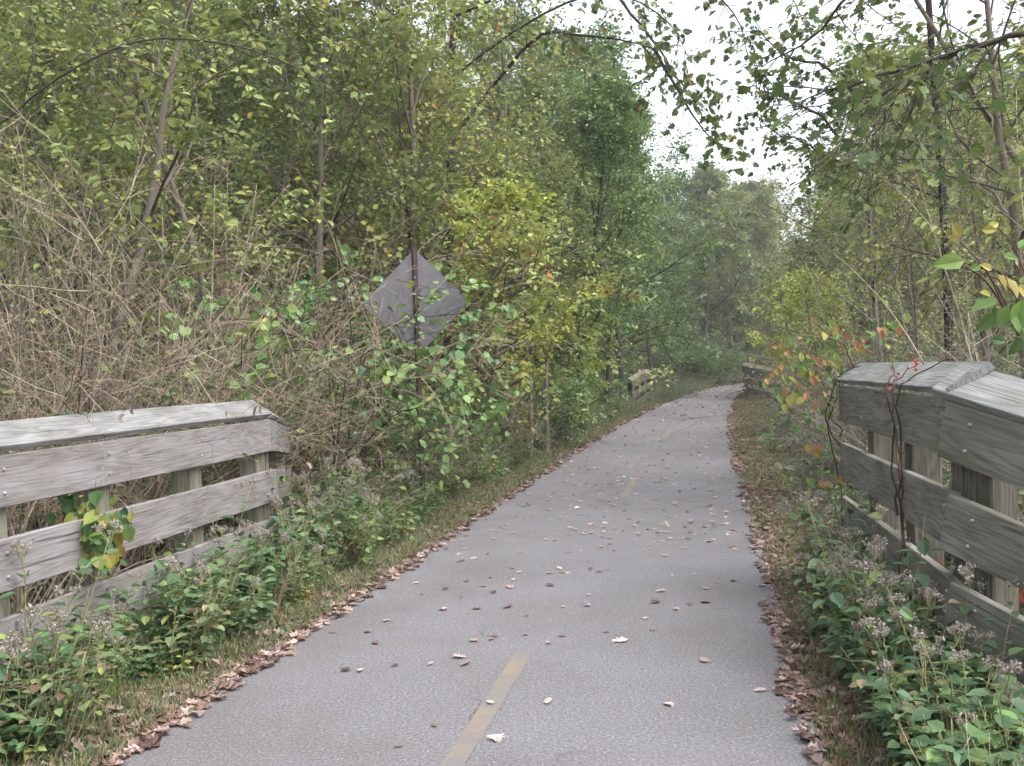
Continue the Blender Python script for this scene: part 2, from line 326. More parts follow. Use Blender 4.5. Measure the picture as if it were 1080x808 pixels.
# gentle monotone interpolation keeps the near part straight
PX=np.interp(tt,np.arange(len(CX)),CX); PY=np.interp(tt,np.arange(len(CY)),CY)
k=np.ones(21)/21
PX[10:-10]=np.convolve(PX,k,'valid'); PY[10:-10]=np.convolve(PY,k,'valid')
def lateral(X,Y):
    X=np.atleast_1d(X).astype(float); Y=np.atleast_1d(Y).astype(float)
    out=np.empty(X.shape)
    tx=np.gradient(PX); ty=np.gradient(PY); ln=np.hypot(tx,ty); nx=ty/ln; ny=-tx/ln
    for i0 in range(0,X.size,20000):
        x=X.ravel()[i0:i0+20000]; y=Y.ravel()[i0:i0+20000]
        d=(x[:,None]-PX[None])**2+(y[:,None]-PY[None])**2
        j=d.argmin(1); s=(x-PX[j])*nx[j]+(y-PY[j])*ny[j]
        dist=np.sqrt(d[np.arange(len(x)),j])
        out.ravel()[i0:i0+20000]=np.where(dist>np.abs(s)+1.5,np.sign(s)*dist,s)
    return out
def hump(X,Y):
    return (np.sin(X*.9+Y*.37)*np.cos(Y*.71-X*.2)*.5+np.sin(X*2.3-1.7*Y)*.2)
def height(X,Y):
    X=np.atleast_1d(X).astype(float); Y=np.atleast_1d(Y).astype(float)
    s=lateral(X,Y); a=np.abs(s)
    L=np.interp(a,[0,1.5,1.9,2.4,3.3,4.7,6,9,14,25,45,120,400],[-.02,-.02,-.03,-.08,-.30,-.5,-.3,.9,3.2,8,15,22,24])
    Rr=np.interp(a,[0,1.5,1.9,2.4,3.3,4.7,6,9,14,25,45,120,400],[-.02,-.02,-.02,-.05,-.25,-.6,-.8,-.6,.5,3.0,8,14,18])
    h=np.where(s<0,L,Rr)
    return h+hump(X,Y)*np.interp(a,[1.5,2.5,6,20],[0,.03,.12,.5])+ .02*np.sin(X*7)*np.sin(Y*6.1)*np.interp(a,[1.5,1.9],[0,1])
def gz(x,y): return float(height(x,y)[0])
def on_path(sv, y):   # world xy for lateral offset sv at road station whose centre has Y=y
    j=np.abs(PY-y).argmin(); x0=np.interp(y,PY,PX); tx=np.gradient(PX)[j]; ty=np.gradient(PY)[j]; l=math.hypot(tx,ty)
    return x0+sv*ty/l, y-sv*tx/l

def grid_axis(lo,hi,fine_lo,fine_hi,df,n):
    a=np.arange(fine_lo,fine_hi+df/2,df); 
    l=fine_lo-(fine_lo-lo)*(np.linspace(0,1,n)[1:]**2); r=fine_hi+(hi-fine_hi)*(np.linspace(0,1,n)[1:]**2)
    return np.concatenate([l[::-1],a,r])
gx=grid_axis(-320,320,-6,14,.16,45); gy=grid_axis(-120,360,0,40,.2,60)
GX,GY=np.meshgrid(gx,gy); GH=height(GX,GY).reshape(GX.shape)
mb=MB(); idx=np.arange(GX.size).reshape(GX.shape)
mb.add(np.stack([GX,GY,GH],-1).reshape(-1,3),[np.stack([idx[:-1,:-1],idx[:-1,1:],idx[1:,1:],idx[1:,:-1]],-1).reshape(-1,4)])
tag(mb.build('ground',M['ground'],smooth=True),kind='structure')

# path ribbon
def ribbon(sl,sr,y0,y1,z,name,mat,n=400,ncross=9,wob=.0,seed=1,crown=.0):
    r=RNG(seed); ys=np.concatenate([np.linspace(y0,min(y1,30),n),np.linspace(30,y1,n)[1:]]) if y1>30 else np.linspace(y0,y1,n)
    tx=np.gradient(PX);ty=np.gradient(PY); l=np.hypot(tx,ty)
    st=np.interp(ys,PY,np.arange(len(PY)))
    cx=np.interp(st,np.arange(len(PX)),PX); cy=np.interp(st,np.arange(len(PX)),PY)
    nx=np.interp(st,np.arange(len(PX)),ty/l); ny=np.interp(st,np.arange(len(PX)),-tx/l)
    wl=wob*(np.sin(ys*3.1+seed)+.7*np.sin(ys*7.7)+.6*np.sin(ys*17.3)); wr=wob*(np.sin(ys*2.7+2*seed)+.7*np.sin(ys*8.9)+.6*np.sin(ys*15.1))
    V=[]
    for u in np.linspace(0,1,ncross):
        s=(sl+wl)*(1-u)+(sr+wr)*u
        V.append(np.stack([cx+nx*s,cy+ny*s,np.full_like(s,z)+crown*(1-(2*u-1)**2)],-1))
    V=np.array(V); m,q=V.shape[:2]; ii=np.arange(m*q).reshape(m,q)
    b=MB(); b.add(V.reshape(-1,3),[np.stack([ii[:-1,:-1],ii[1:,:-1],ii[1:,1:],ii[:-1,1:]],-1).reshape(-1,4)])
    return b.build(name,mat,smooth=True)
o=ribbon(-1.5,1.5,-8,118,.0,'path',M['asphalt'],wob=.014,crown=.0); tag(o,kind='structure')
marks=[(2.7,5.50),(11.9,14.2),(21.2,24.4),(31,34)]
for i,(a,b_) in enumerate(marks):
    o=ribbon(-.05,.05,a,b_,.004,'painted_dash',M['paint'],n=30,ncross=3,wob=.002); tag(o,kind='structure')

# ------------------------------------------------------------------ boards & fences
def board_obj(name, p, q, h, t, mat, parent, tilt=0.0, org=None, warp=0.0, seed=0):
    """board whose centre line runs p->q; h = face height, t = thickness; local X along"""
    p=Vector(p); q=Vector(q); L=(q-p).length; n=14
    r=RNG(seed+int(L*1000))
    xs=np.linspace(-L/2,L/2,n); b=.004
    prof=[(-t/2+b,-h/2),(t/2-b,-h/2),(t/2,-h/2+b),(t/2,h/2-b),(t/2-b,h/2),(-t/2+b,h/2),(-t/2,h/2-b),(-t/2,-h/2+b)]
    V=[]; ph=r.random()*6
    for x in xs:
        for (yy,zz) in prof: V.append((x,yy+warp*math.sin(x*1.7+ph),zz+warp*.7*math.sin(x*2.3+ph)+ (r.random()-.5)*.0015))
    k=len(prof); F=[]
    for i in range(n-1):
        for j in range(k): F.append((i*k+j,i*k+(j+1)%k,(i+1)*k+(j+1)%k,(i+1)*k+j))
    m=MB(); m.add(V,[np.array(F),np.array([list(range(k))[::-1],[(n-1)*k+j for j in range(k)]])])
    o=m.build(name,mat,parent)
    d=(q-p).normalized(); up=Vector((0,0,1)); side=up.cross(d).normalized(); up2=d.cross(side)
    Mx=Matrix((d,side,up2)).transposed().to_4x4() @ Matrix.Rotation(tilt,4,'X')
    Mx.translation=(p+q)/2-(Vector(org) if org is not None else Vector((0,0,0)))
    o.matrix_basis=Mx
    return o
def bolt(parent_board, x, z, side, t):
    m=MB(); n=10; rr=.011; V=[]; 
    for j,(ra,hh) in enumerate([(rr,0),(rr*.9,.005),(rr*.5,.009)]):
        for i in range(n):
            a=i*2*math.pi/n; V.append((x+ra*math.cos(a),side*(t/2+.0005+hh),z+ra*math.sin(a)))
    F=[(j*n+i,j*n+(i+1)%n,(j+1)*n+(i+1)%n,(j+1)*n+i) for j in range(2) for i in range(n)]
    m.add(V,[np.array(F),np.array([[2*n+i for i in range(n)]])])
    return m.build('bolt',M['bolt'],parent_board,smooth=True)
def fence(name, label, sections, face, mats, org, group=None):
    """sections: list of dict(p0,p1,z0,z1 tops, seams, posts, proud). face=+1: path lies on +normal side"""
    root=empty(name,org); tag(root,label,'fence',group)
    H=.27; t=.045
    for si,S in enumerate(sections):
        a=np.array(S['a']); b=np.array(S['b']); za,zb=S['za'],S['zb']
        d=b-a; L=np.linalg.norm(d); d=d/L; nrm=np.array([d[1],-d[0]])*face    # towards the path
        def pt(u,off,z):
            xy=a+d*u+nrm*off; return (xy[0],xy[1],z)
        zt=lambda u: za+(zb-za)*u/L
        cuts=[0]+S.get('seams',[])+[L]
        for ci in range(len(cuts)-1):
            u0,u1=cuts[ci]+.002,cuts[ci+1]-.002
            pr=S.get('proud',0)+(.003*(ci%2))
            for ri,dz in enumerate((0,.432,.84)):
                o=board_obj('rail',pt(u0,pr,zt(u0)-dz-H/2),pt(u1,pr,zt(u1)-dz-H/2),H,t,mats[0],root,org=org,warp=.002,seed=si*10+ri+ci*3)
                Lb=u1-u0
                for up in S['posts']:
                    if u0-.02<=up<=u1+.02:
                        x=min(max(up-(u0+u1)/2,-Lb/2+.045),Lb/2-.045)
                        # board local Y points to the left of travel
                        sgn = -1 if face>0 else 1
                        for zz in (.062,-.062): bolt(o,x,zz,sgn,t)
            # sloping cap
            cw=.222; ang=R(33)*(1 if face>0 else -1)
            cc=pr-.07; 
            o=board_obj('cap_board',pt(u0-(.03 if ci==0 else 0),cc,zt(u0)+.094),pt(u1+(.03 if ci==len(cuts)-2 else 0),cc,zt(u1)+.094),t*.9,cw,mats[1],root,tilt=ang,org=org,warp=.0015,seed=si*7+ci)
        for up in S['posts']:
            w=.16; c=pt(up,-.0225-.003-w/2,0)
            z0=gz(c[0],c[1])-.3; z1=zt(up)-.03
            m=MB(); hw=w/2; bb=.008; r=RNG(int(up*100)+si)
            ring=[(-hw+bb,-hw),(hw-bb,-hw),(hw,-hw+bb),(hw,hw-bb),(hw-bb,hw),(-hw+bb,hw),(-hw,hw-bb),(-hw,-hw+bb)]
            V=[]
            nz=6
            for kz in range(nz):
                for (u,v) in ring: V.append((-(z1-z0)/2+(z1-z0)*kz/(nz-1),u+.0,v))
            F=[(kz*8+j,kz*8+(j+1)%8,(kz+1)*8+(j+1)%8,(kz+1)*8+j) for kz in range(nz-1) for j in range(8)]
            m.add(V,[np.array(F),np.array([list(range(8))[::-1],[(nz-1)*8+j for j in range(8)]])])
            o=m.build('post',mats[2],root)
            Mx=Matrix(((0,0,1),(0,1,0),(-1,0,0))).transposed()  # local X -> up
            Mx=Matrix.Rotation(math.atan2(d[1],d[0]),3,'Z') @ Matrix(((0,0,-1),(0,1,0),(1,0,0)))
            Mx=Mx.to_4x4(); Mx.translation=Vector((c[0],c[1],(z0+z1)/2))-Vector(org); o.matrix_basis=Mx
    return root
# left fence: main run along the path, then a short wing that turns out and dips
J=(-2.08,8.04); B0=(-3.53+.18*1.92,1.92)
fence('wooden_fence','long lavender grey board fence on the left of the path with a sloping cap',
  [dict(a=B0,b=J,za=1.296,zb=1.296,seams=[1.94,3.86],posts=[.9,1.99,3.0,3.91,5.04,6.11]),
   dict(a=(J[0]-.004,J[1]+.006),b=(-2.42,10.14),za=1.296,zb=1.10,posts=[.14,1.98])],
  1,(M['wood_left'],M['cap_wood'],M['post_left']),(J[0],J[1],0),None)
# right fence: main run from its far end towards the viewer, then a wing bending outwards and down
E=(2.50,7.2); K=(2.04,4.38)
fence('wooden_fence','dark weathered board fence on the right with knots and wrapped in bare vine',
  [dict(a=E,b=K,za=1.444,zb=1.444,seams=[1.9],posts=[.86,1.86,2.76]),
   dict(a=(2.04,4.43),b=(2.90,2.4),za=1.444,zb=.89,posts=[.12,2.0],proud=.036)],
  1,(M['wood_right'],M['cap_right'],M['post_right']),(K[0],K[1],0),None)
# far pair of fences
fence('wooden_fence','distant dark fence end with tilted cap on the right where the path bends',
  [dict(a=(13.2,52.5),b=(9.95,40.8),za=1.45,zb=1.45,seams=[4,8],posts=[1,3.5,6,8.5,11.5]),
   dict(a=(9.95,40.75),b=(10.95,38.6),za=1.45,zb=1.10,posts=[.15,2.0],proud=.03)],
  1,(M['wood_right'],M['wood_right'],M['wood_right']),(9.95,40.8,0),None)
fence('wooden_fence','distant grey fence half hidden in shrubs left of the path',
  [dict(a=(4.75,37.6),b=(5.7,40.3),za=.98,zb=1.3,posts=[.2,1.6,2.7]),
   dict(a=(5.7,40.35),b=(6.25,42.5),za=1.3,zb=1.3,posts=[.1,2.0])],
  1,(M['post_right'],M['wood_right'],M['post_right']),(5.7,40.3,0),None)

# ------------------------------------------------------------------ sign
def sign():
    c=at(438.6,319,11.45); org=(c[0],c[1],gz(c[0],c[1]))
    root=empty('road_sign',org); tag(root,'grey back of a diamond warning sign on a rusty post among shrubs','sign')
    # plate with rounded corners
    s=.914/2; rc=.05; n=6; ol=[]
    for (cx,cz,a0) in ((s-rc,s-rc,0),(-s+rc,s-rc,90),(-s+rc,-s+rc,180),(s-rc,-s+rc,270)):
        for i in range(n+1):
            a=R(a0+90*i/n); ol.append((cx+rc*math.cos(a),cz+rc*math.sin(a)))
    ca=math.cos(R(45)); k=len(ol)
    pts=[((x-z)*ca,(x+z)*ca) for x,z in ol]
    V=[(x,-.0016,z) for x,z in pts]+[(x,.0016,z) for x,z in pts]
    m=MB(); m.add(V,[np.array([list(range(k))]),np.array([list(range(k,2*k))[::-1]]),np.array([(i,k+i,k+(i+1)%k,(i+1)%k) for i in range(k)])])
    o=m.build('sign_plate',M['sign'],root); o.location=(0,0.03,c[2]-org[2]); o.rotation_euler=(0,0,R(6))
    # U-channel post
    z1=c[2]-org[2]+.655; z0=-.4; prof=[(-.034,0),(-.034,-.004),(-.018,-.004),(-.013,-.034),(.013,-.034),(.018,-.004),(.034,-.004),(.034,0),(.016,0),(.010,-.028),(-.010,-.028),(-.016,0)]
    k=len(prof); V=[(x,y,z) for z in (z0,z1) for x,y in prof]
    m=MB(); m.add(V,[np.array([(i,(i+1)%k,k+(i+1)%k,k+i) for i in range(k)]),np.array([list(range(k,2*k))])])
    o=m.build('post',M['rust'],root); o.location=(0,.02,0); o.rotation_euler=(0,0,R(6))
    for dz in (-.30,.30):
        m=MB(); n=8; V=[]
        for (rr,y) in ((.012,0),(.010,-.008)):
            for i in range(n): V.append((rr*math.cos(i*2*math.pi/n),y,rr*math.sin(i*2*math.pi/n)))
        m.add(V,[np.array([(i,(i+1)%n,n+(i+1)%n,n+i) for i in range(n)]),np.array([list(range(n,2*n))])])
        b=m.build('bolt',M['bolt'],root); b.location=(0,-.014,c[2]-org[2]+dz)
sign()

# ------------------------------------------------------------------ plant growth
def grow(r,p,d,L,r0,n,wander,trop,r1=None):
    P=[np.array(p,float)]; d=unit(np.array(d,float)); st=L/n
    for i in range(n):
        d=unit(d+r.normal(0,wander,3)+np.array([0,0,trop])); P.append(P[-1]+d*st)
    rr=np.linspace(r0,r0*.35 if r1 is None else r1,n+1)
    return np.array(P),rr
def along(P,t):
    x=t*(len(P)-1); i=min(int(x),len(P)-2); f=x-i
    return P[i]*(1-f)+P[i+1]*f, unit(P[i+1]-P[i])
def perp(r,d,ang):
    v=r.normal(0,1,3); v=unit(v-d*np.dot(v,d)); return unit(d*math.cos(ang)+v*math.sin(ang))
def leaf_cloud(r,lines,n,off,droop=.3,flat=.7):
    """leaves set in flat sprays along twigs (list of P): position, direction, normal, tint"""
    k=len(lines)
    A=np.array([l[0] for l in lines]); Bm=np.array([l[len(l)//2] for l in lines]); B=np.array([l[-1] for l in lines])
    w=.25+r.random(k)**2; w/=w.sum()
    i=r.choice(k,n,p=w); t=r.random(n)**.8; tt_=t[:,None]
    pos=np.where(tt_<.5, A[i]*(1-2*tt_)+Bm[i]*2*tt_, Bm[i]*(2-2*tt_)+B[i]*(2*tt_-1))
    dr=unit(B-A)
    Nt=unit(r.normal(0,(1-flat)*.9,(k,3))+np.array([0,0,flat])); side=unit(np.cross(dr,Nt)); Nt=unit(np.cross(side,dr)*.75+Nt*.25)
    sg=np.where(r.random(n)<.5,-1,1)[:,None]
    D=unit(dr[i]*.45+side[i]*sg*.8+r.normal(0,.28,(n,3))+np.array([0,0,-droop]))
    N=unit(Nt[i]+r.normal(0,.22,(n,3)))
    pos=pos+D*off*.7*r.random((n,1))+r.normal(0,off*.45,(n,3))*[1,1,.6]
    tw=r.random(k)
    return pos,D,N,np.clip(.55*tw[i]+.45*r.random(n),0,1)
def tree_proto(name, seed, H, r0, cb, cr, nl, ns, nt_, nleaf, lsize, shape, leafm, barkm, lean=(0,0), trop=.05, off=.05, top=.35, multi=1, twig_len=.5, ang=(70,25), wid=1.0, twig_vis=True, clump=.0):
    r=RNG(seed); root=empty(name); bark=MB(); lines6=[]; lines4=[]; lines3=[]; anchors=[]
    for m_ in range(multi):
        base=np.array([r.normal(0,.15)*(multi>1),r.normal(0,.15)*(multi>1),-.25])
        d0=(lean[0]+r.normal(0,.14)*(multi>1),lean[1]+r.normal(0,.14)*(multi>1),1)
        Hm=H*(1 if m_==0 else .6+.35*r.random())
        T,tr=grow(r,base,d0,Hm*.95,r0*(1 if m_==0 else .75),12,.06,.03,r0*.12)
        tr[0]*=1.25; lines6.append((T,tr))
        az0=r.random()*6
        for i in range(nl):
            t=cb+(1-cb)*(i+.5*r.random())/nl; p,dt=along(T,min(t,.99))
            u=(t-cb)/(1-cb+1e-6)
            prof=math.sin(math.pi*min(1,(u*.82+.18)))**.7*(1-top*u)+.12
            az=az0+i*2.4+r.normal(0,.3); el=R(ang[0]*(1-u)+ang[1]*u+r.normal(0,8))  # angle from vertical
            d=np.array([math.sin(el)*math.cos(az),math.sin(el)*math.sin(az),math.cos(el)])
            Lb=cr*prof*(.8+.4*r.random())
            rb=max(.008,float(np.interp(t,np.linspace(0,1,13),tr))*.5)
            P,rr=grow(r,p,d,Lb,rb,6,.10,trop,rb*.25); lines4.append((P,rr))
            if clump and r.random()<clump: continue
            for j in range(ns):
                tj=.25+.75*(j+r.random())/ns; q,dq=along(P,min(tj,.99))
                d2=perp(r,dq,R(35+30*r.random())); d2=unit(d2+np.array([0,0,.12]))
                L2=Lb*(.28+.25*r.random())*(1.15-.5*tj)+.15
                P2,r2=grow(r,q,d2,L2,max(.004,rb*.3),4,.14,trop*.6,.002); lines3.append((P2,r2))
                for k_ in range(nt_):
                    tk=.2+.8*r.random(); q3,d3=along(P2,min(tk,.99))
                    P3,r3=grow(r,q3,perp(r,d3,R(30+40*r.random())),twig_len*(.5+.8*r.random()),.004,2,.15,-.03,.0015)
                    if twig_vis: lines3.append((P3,r3))
                    anchors.append(P3)
    bark.tubes(lines6,8); bark.tubes(lines4,5); bark.tubes(lines3,3)
    bark.build('trunk',barkm,root,smooth=True)
    if nleaf:
        P,D,N,Q_=leaf_cloud(r,anchors,nleaf,off)
        lf=MB(); lf.leaves(P,D,N,lsize*(.6+.7*r.random(len(P))),shape,Q_,wid)
        lf.build('crown',leafm,root)
    return root

def bush_proto(name, seed, H, rad, nst, nsub, nleaf, lsize, shape, leafm, barkm, arch=-.04, off=.03, r0=.012, wid=1, spread=.5, twl=.35, base_r=.25, flat=.7, droop=.3, tips=.0, woody=None):
    """many-stemmed shrub: arching stems from one crown"""
    r=RNG(seed); root=empty(name); l4=[]; l3=[]; anc=[]
    for i in range(nst):
        a=r.random()*2*math.pi; q=r.random()**.5
        p=np.array([math.cos(a)*base_r*q,math.sin(a)*base_r*q,-.08])
        d=np.array([math.cos(a)*spread*(.3+q),math.sin(a)*spread*(.3+q),1])
        L=H*(.7+.5*r.random())
        P,rr=grow(r,p,d,L,r0*(.6+.7*r.random()),9,.07,arch,r0*.2); l4.append((P,rr))
        for j in range(nsub):
            t=.25+.75*r.random(); s,ds=along(P,min(t,.99))
            d2=unit(perp(r,ds,R(30+45*r.random()))+np.array([0,0,.05]))
            P2,r2=grow(r,s,d2,L*(.18+.3*r.random())*(1.2-.6*t),r0*.35,4,.13,arch,.0012); l3.append((P2,r2)); anc.append(P2)
            if twl:
                for k_ in range(3):
                    s3,d3=along(P2,.15+.8*r.random()); P3,r3=grow(r,s3,perp(r,d3,R(25+45*r.random())),twl*(.4+.8*r.random()),r0*.2,2,.18,arch,.001); l3.append((P3,r3)); anc.append(P3)
        anc.append(P[len(P)//2:])
    b=MB(); b.tubes(l4,5); b.tubes(l3,3); b.build('stems',woody or barkm,root,smooth=True)
    if nleaf:
        P,D,N,Q_=leaf_cloud(r,anc,nleaf,off,droop,flat)
        lf=MB(); lf.leaves(P,D,N,lsize*(.55+.75*r.random(len(P))),shape,Q_,wid); lf.build('foliage',leafm,root)
    return root

def place(proto, x, y, rz, sc, label, cat, group=None, used={}, z=None, tilt=(0,0)):
    key=proto.name
    if key in used: o=copy_tree(proto)
    else: used[key]=1; o=proto
    o.location=(x,y,gz(x,y) if z is None else z); o.rotation_euler=(tilt[0],tilt[1],rz); o.scale=(sc,sc,sc) if not isinstance(sc,tuple) else sc
    for kk in ('label','category','group'):
        if kk in o: del o[kk]
    tag(o,label,cat,group); return o
def pplace(proto, px, depth, rz, sc, label, cat, group=None, **k):
    x=(px-540)/F*depth; return place(proto,x,depth,rz,sc,label,cat,group,**k)

# ---- prototypes
T_green =[tree_proto('broadleaf_tree',s,9,.11,.24,3.0,24,9,7,24000,.09,'far',M['leaf_green'],M['bark_dark'],off=.10,top=.45,twig_len=.55) for s in (11,12)]
T_mid   =[tree_proto('hillside_tree',s,9,.10,.15,2.7,22,8,6,17000,.09,'far',M['leaf_mid'],M['bark'],off=.10,top=.3,twig_len=.6,multi=mm) for s,mm in ((21,1),(22,2))]
T_lace  =[tree_proto('hillside_tree',s,9,.09,.2,2.6,20,7,5,6500,.085,'ovate',M['leaf_mid'],M['bark'],off=.08,top=.3,twig_len=.55) for s in (25,26)]
T_yel   =[tree_proto('yellow_sapling',s,5,.045,.22,1.5,16,6,5,5200,.085,'ovate',M['leaf_yellow'],M['bark_dark'],off=.05,top=.3,twig_len=.4,ang=(75,35)) for s in (31,32)]
T_far   =[tree_proto('woodland_tree',41,14,.18,.15,4.2,24,7,6,24000,.19,'far',M['leaf_far'],M['bark'],off=.2,top=.45,twig_len=.9),
          tree_proto('woodland_tree',42,14,.18,.2,4.2,24,7,5,21000,.18,'far',M['leaf_far2'],M['bark'],off=.2,top=.3,twig_len=.9),
          tree_proto('woodland_tree',43,15,.2,.1,4.8,28,7,6,19000,.17,'far',M['leaf_green'],M['bark'],off=.22,top=.5,twig_len=.9)]
T_slim  =[tree_proto('slender_tree',s,9,.055,.3,1.6,16,6,4,2600,.085,'ovate',M['leaf_mid'],M['bark'],off=.05,top=.2,twig_len=.5,ang=(60,25)) for s in (51,52)]
T_bare  =[tree_proto('bare_sapling',s,5,.035,.15,1.8,16,7,5,420,.06,'ovate',M['leaf_mid'],M['cane_grey'],off=.04,top=.2,twig_len=.5,ang=(55,20),trop=.02) for s in (61,)]
S_dry   =[bush_proto('dry_bramble',s,3.0,1,38,8,620,.05,'ovate',M['leaf_bram'],M['cane'],arch=a,r0=.0085,spread=.55,twl=.35,base_r=.55) for s,a in ((71,-.08),(72,-.05),(73,-.10))]
S_grey  =[bush_proto('twiggy_shrub',s,2.6,1,34,9,420,.05,'ovate',M['leaf_mid'],M['cane_grey'],arch=-.05,r0=.008,spread=.6,twl=.4,base_r=.5) for s in (81,82)]
S_honey =[bush_proto('honeysuckle_shrub',s,2.5,1,18,10,2700,.085,'round',M['leaf_shrub'],M['bark_dark'],arch=-.05,off=.035,r0=.013,spread=.6,twl=.35,base_r=.2,droop=.1,flat=.75) for s in (91,92)]
S_under =[bush_proto('roadside_bush',s,1.15,1,26,8,3600,.048,'ovate',M['leaf_under'],M['cane_grey'],arch=-.04,off=.045,r0=.006,spread=.75,twl=.2,base_r=.35) for s in (101,102)]
S_leafy =[bush_proto('leafy_bush',s,2.0,1,22,9,5200,.06,'ovate',M['leaf_green'],M['bark_dark'],arch=-.04,off=.06,r0=.009,spread=.65,twl=.3,base_r=.35) for s in (111,)]

rr=RNG(5)
# ---- hero trees and shrubs, left to right
H=pplace
H(T_slim[0],97,10.2,.4,(1.25,1.25,1.05),'slim pale trunk rising behind the dry brambles at far left','tree')
H(T_mid[0],20,13,1.2,.95,'leafy tree with grey forked limbs at the upper left corner','tree')
H(T_slim[1],235,11.8,2.0,1.1,'leaning slender tree with thin olive leaves above the left fence end','tree',tilt=(0,R(7)))
H(T_mid[1],150,16,3.1,1.05,'twin stemmed green tree behind the slim pale trunk','tree')
H(T_mid[0],330,15,4.0,1.05,'tall olive green tree right of the leaning slender tree','tree')
H(T_mid[1],425,17,.7,1.15,'broad yellowing tree standing directly behind the diamond sign','tree')
H(T_yel[0],505,15.2,.3,1.0,'bright yellow green small tree with dark stem right of the sign','tree')
H(T_slim[0],556,18.3,2.2,(.9,.9,.75),'thin pale trunk left of two, rising from weeds beside the path','tree')
H(T_slim[1],574,19.2,5.2,(.9,.9,.75),'thin brown trunk right of two, rising from weeds beside the path','tree')
H(T_yel[1],585,23,1.9,.72,'low yellow green sapling lit against the dark green tree','tree')
H(T_green[0],612,24,.5,.98,'dense dark green tree overhanging the left edge of the path','tree')
H(T_mid[1],497,25,1.9,1.4,'tall olive tree rising behind the bright yellow green one','tree')
H(T_mid[0],548,30,.2,1.55,'tall olive tree left of the very tall dark green tree','tree')
H(T_green[0],592,36,.9,1.62,'very tall dark green tree filling the gap below the upper limbs','tree')
H(T_green[1],560,29,2.5,1.25,'tall deep green tree with bluish leaves behind the yellow sapling','tree')
H(T_green[1],638,32,1.3,1.2,'rounded green tree forming the right shoulder of the left treeline','tree')
H(T_green[0],655,43,3.3,1.35,'green tree above the distant grey fence','tree')
H(T_green[1],690,58,4.4,1.4,'hazy green tree beside the far bend','tree')
H(T_far[1],775,88,1.0,1.3,'pale hazy tree closing the view above the path bend','tree')
H(T_far[0],742,80,2.0,1.3,'faded olive tree left of the pale hazy one at the bend','tree')
H(T_far[1],815,84,4.0,1.25,'faded golden tree right of the pale hazy one at the bend','tree')
# right side
H(T_far[0],868,46,3.0,.85,'olive tree rising behind the twiggy growth right of the path','tree')
H(T_lace[0],935,17,2.2,.85,'dark leafy tree above the vine covered fence end','tree')
H(T_lace[1],1030,19,5.0,.95,'yellow green tree behind the leaning trunks at right','tree')
H(T_bare[0],985,11.5,.9,1.0,'bare grey sapling with forking twigs behind the right fence','tree')
H(T_yel[1],862,27,3.9,.95,'yellow green sapling leaning from the right bank beyond the fence','tree')
H(T_yel[0],880,21,2.9,.8,'small golden green tree above the twiggy shrubs on the right bank','tree')
H(T_lace[0],890,33,2.2,.8,'soft olive tree behind the golden green one on the right bank','tree')
H(T_slim[1],1190,9.6,.15,(1.4,1.4,1.0),'leaning tan trunk crossing the upper right corner','tree',tilt=(0,R(-4)))
H(T_slim[0],1140,10.6,-.1,(1.4,1.4,1.0),'second leaning tan trunk just behind the first at upper right','tree',tilt=(0,R(-24)))
# shrubs
for i,(px,z_,sc,lab) in enumerate([(-40,7.0,1.0,'dry bramble arching over the left end of the near fence'),(60,7.8,.95,'tan bramble tangle behind the fence below the slim trunk'),
    (150,8.4,.85,'dense dry bramble behind the middle of the left fence'),(225,9.3,.8,'dry bramble beside the left fence corner'),(20,8.6,1.3,'tall pale bramble with canes reaching high at far left'),
    (-10,10.4,1.25,'tall dry bramble at the left edge behind the pale canes'),(190,10.6,1.2,'tall dry bramble right of the slim pale trunk'),(255,11.6,1.2,'tall dry bramble below the large leafy shrub'),(75,11.8,1.35,'highest dry bramble reaching into the tree crowns at left'),
    (120,9.6,1.25,'tall dry bramble wrapped round the slim pale trunk'),(290,10.6,.85,'brown bramble left of the diamond sign'),(350,11.4,.8,'brown bramble directly left behind the sign plate'),
    (520,17.0,.7,'brown bramble beneath the yellow green tree'),(455,13,.55,'small dry bramble right behind the sign post')]):
    H(S_dry[i%3],px,z_*(1.15 if z_<11 else 1.05),i*1.3,sc*(1.15 if px<330 else 1),lab,'shrub','dry brambles on the left bank')
for i,(px,z_,sc,lab) in enumerate([(1110,6.6,.85,'grey twiggy shrub at the right edge behind the fence wing'),(1025,7.9,.8,'grey twiggy shrub behind the middle of the right fence'),
    (965,9.6,.75,'grey twiggy shrub behind the vine covered fence end'),(925,11.8,.75,'tangled twiggy shrub left of the bare grey sapling'),(1060,9.2,1.25,'tall twiggy shrub below the leaning trunks'),
    (895,15,.7,'twiggy shrub low beside the right verge'),(898,20,.75,'twiggy shrub near the distant dark fence'),(975,12.5,1.25,'tall twiggy shrub in front of the dark leafy tree'),(905,27,.8,'faint twiggy shrub beside the far right verge')]):
    H(S_grey[i%2],px,z_*(1.15 if z_<11 else 1.05),i*1.9,sc,lab,'shrub','twiggy shrubs on the right bank')
H(S_honey[0],318,12.4,.4,.8,'big leaved green shrub behind the fence corner','shrub')
H(S_honey[1],385,12.6,2.4,(.8,.8,.95),'big leaved shrub standing behind and left of the diamond sign','shrub')
H(S_honey[0],200,11.2,3.4,1.25,'large leafy shrub above the left fence brambles','shrub')
H(S_honey[1],290,12.2,5.4,1.35,'tall leafy shrub with glossy leaves behind the fence corner','shrub')
H(S_honey[0],572,20.5,1.4,.85,'leafy green shrub by the foot of the dark green tree','shrub')
H(S_honey[0],912,17,2.0,.8,'yellow green shrub leaning over the right verge','shrub')
H(S_honey[1],955,13.5,.2,.85,'dark glossy shrub on the right bank behind the vines','shrub')
H(S_leafy[0],595,30,1.0,.9,'rounded leafy bush before the distant grey fence','shrub')
H(S_leafy[0],552,22,2.0,1.0,'dark leafy bush under the overhanging green tree','shrub')

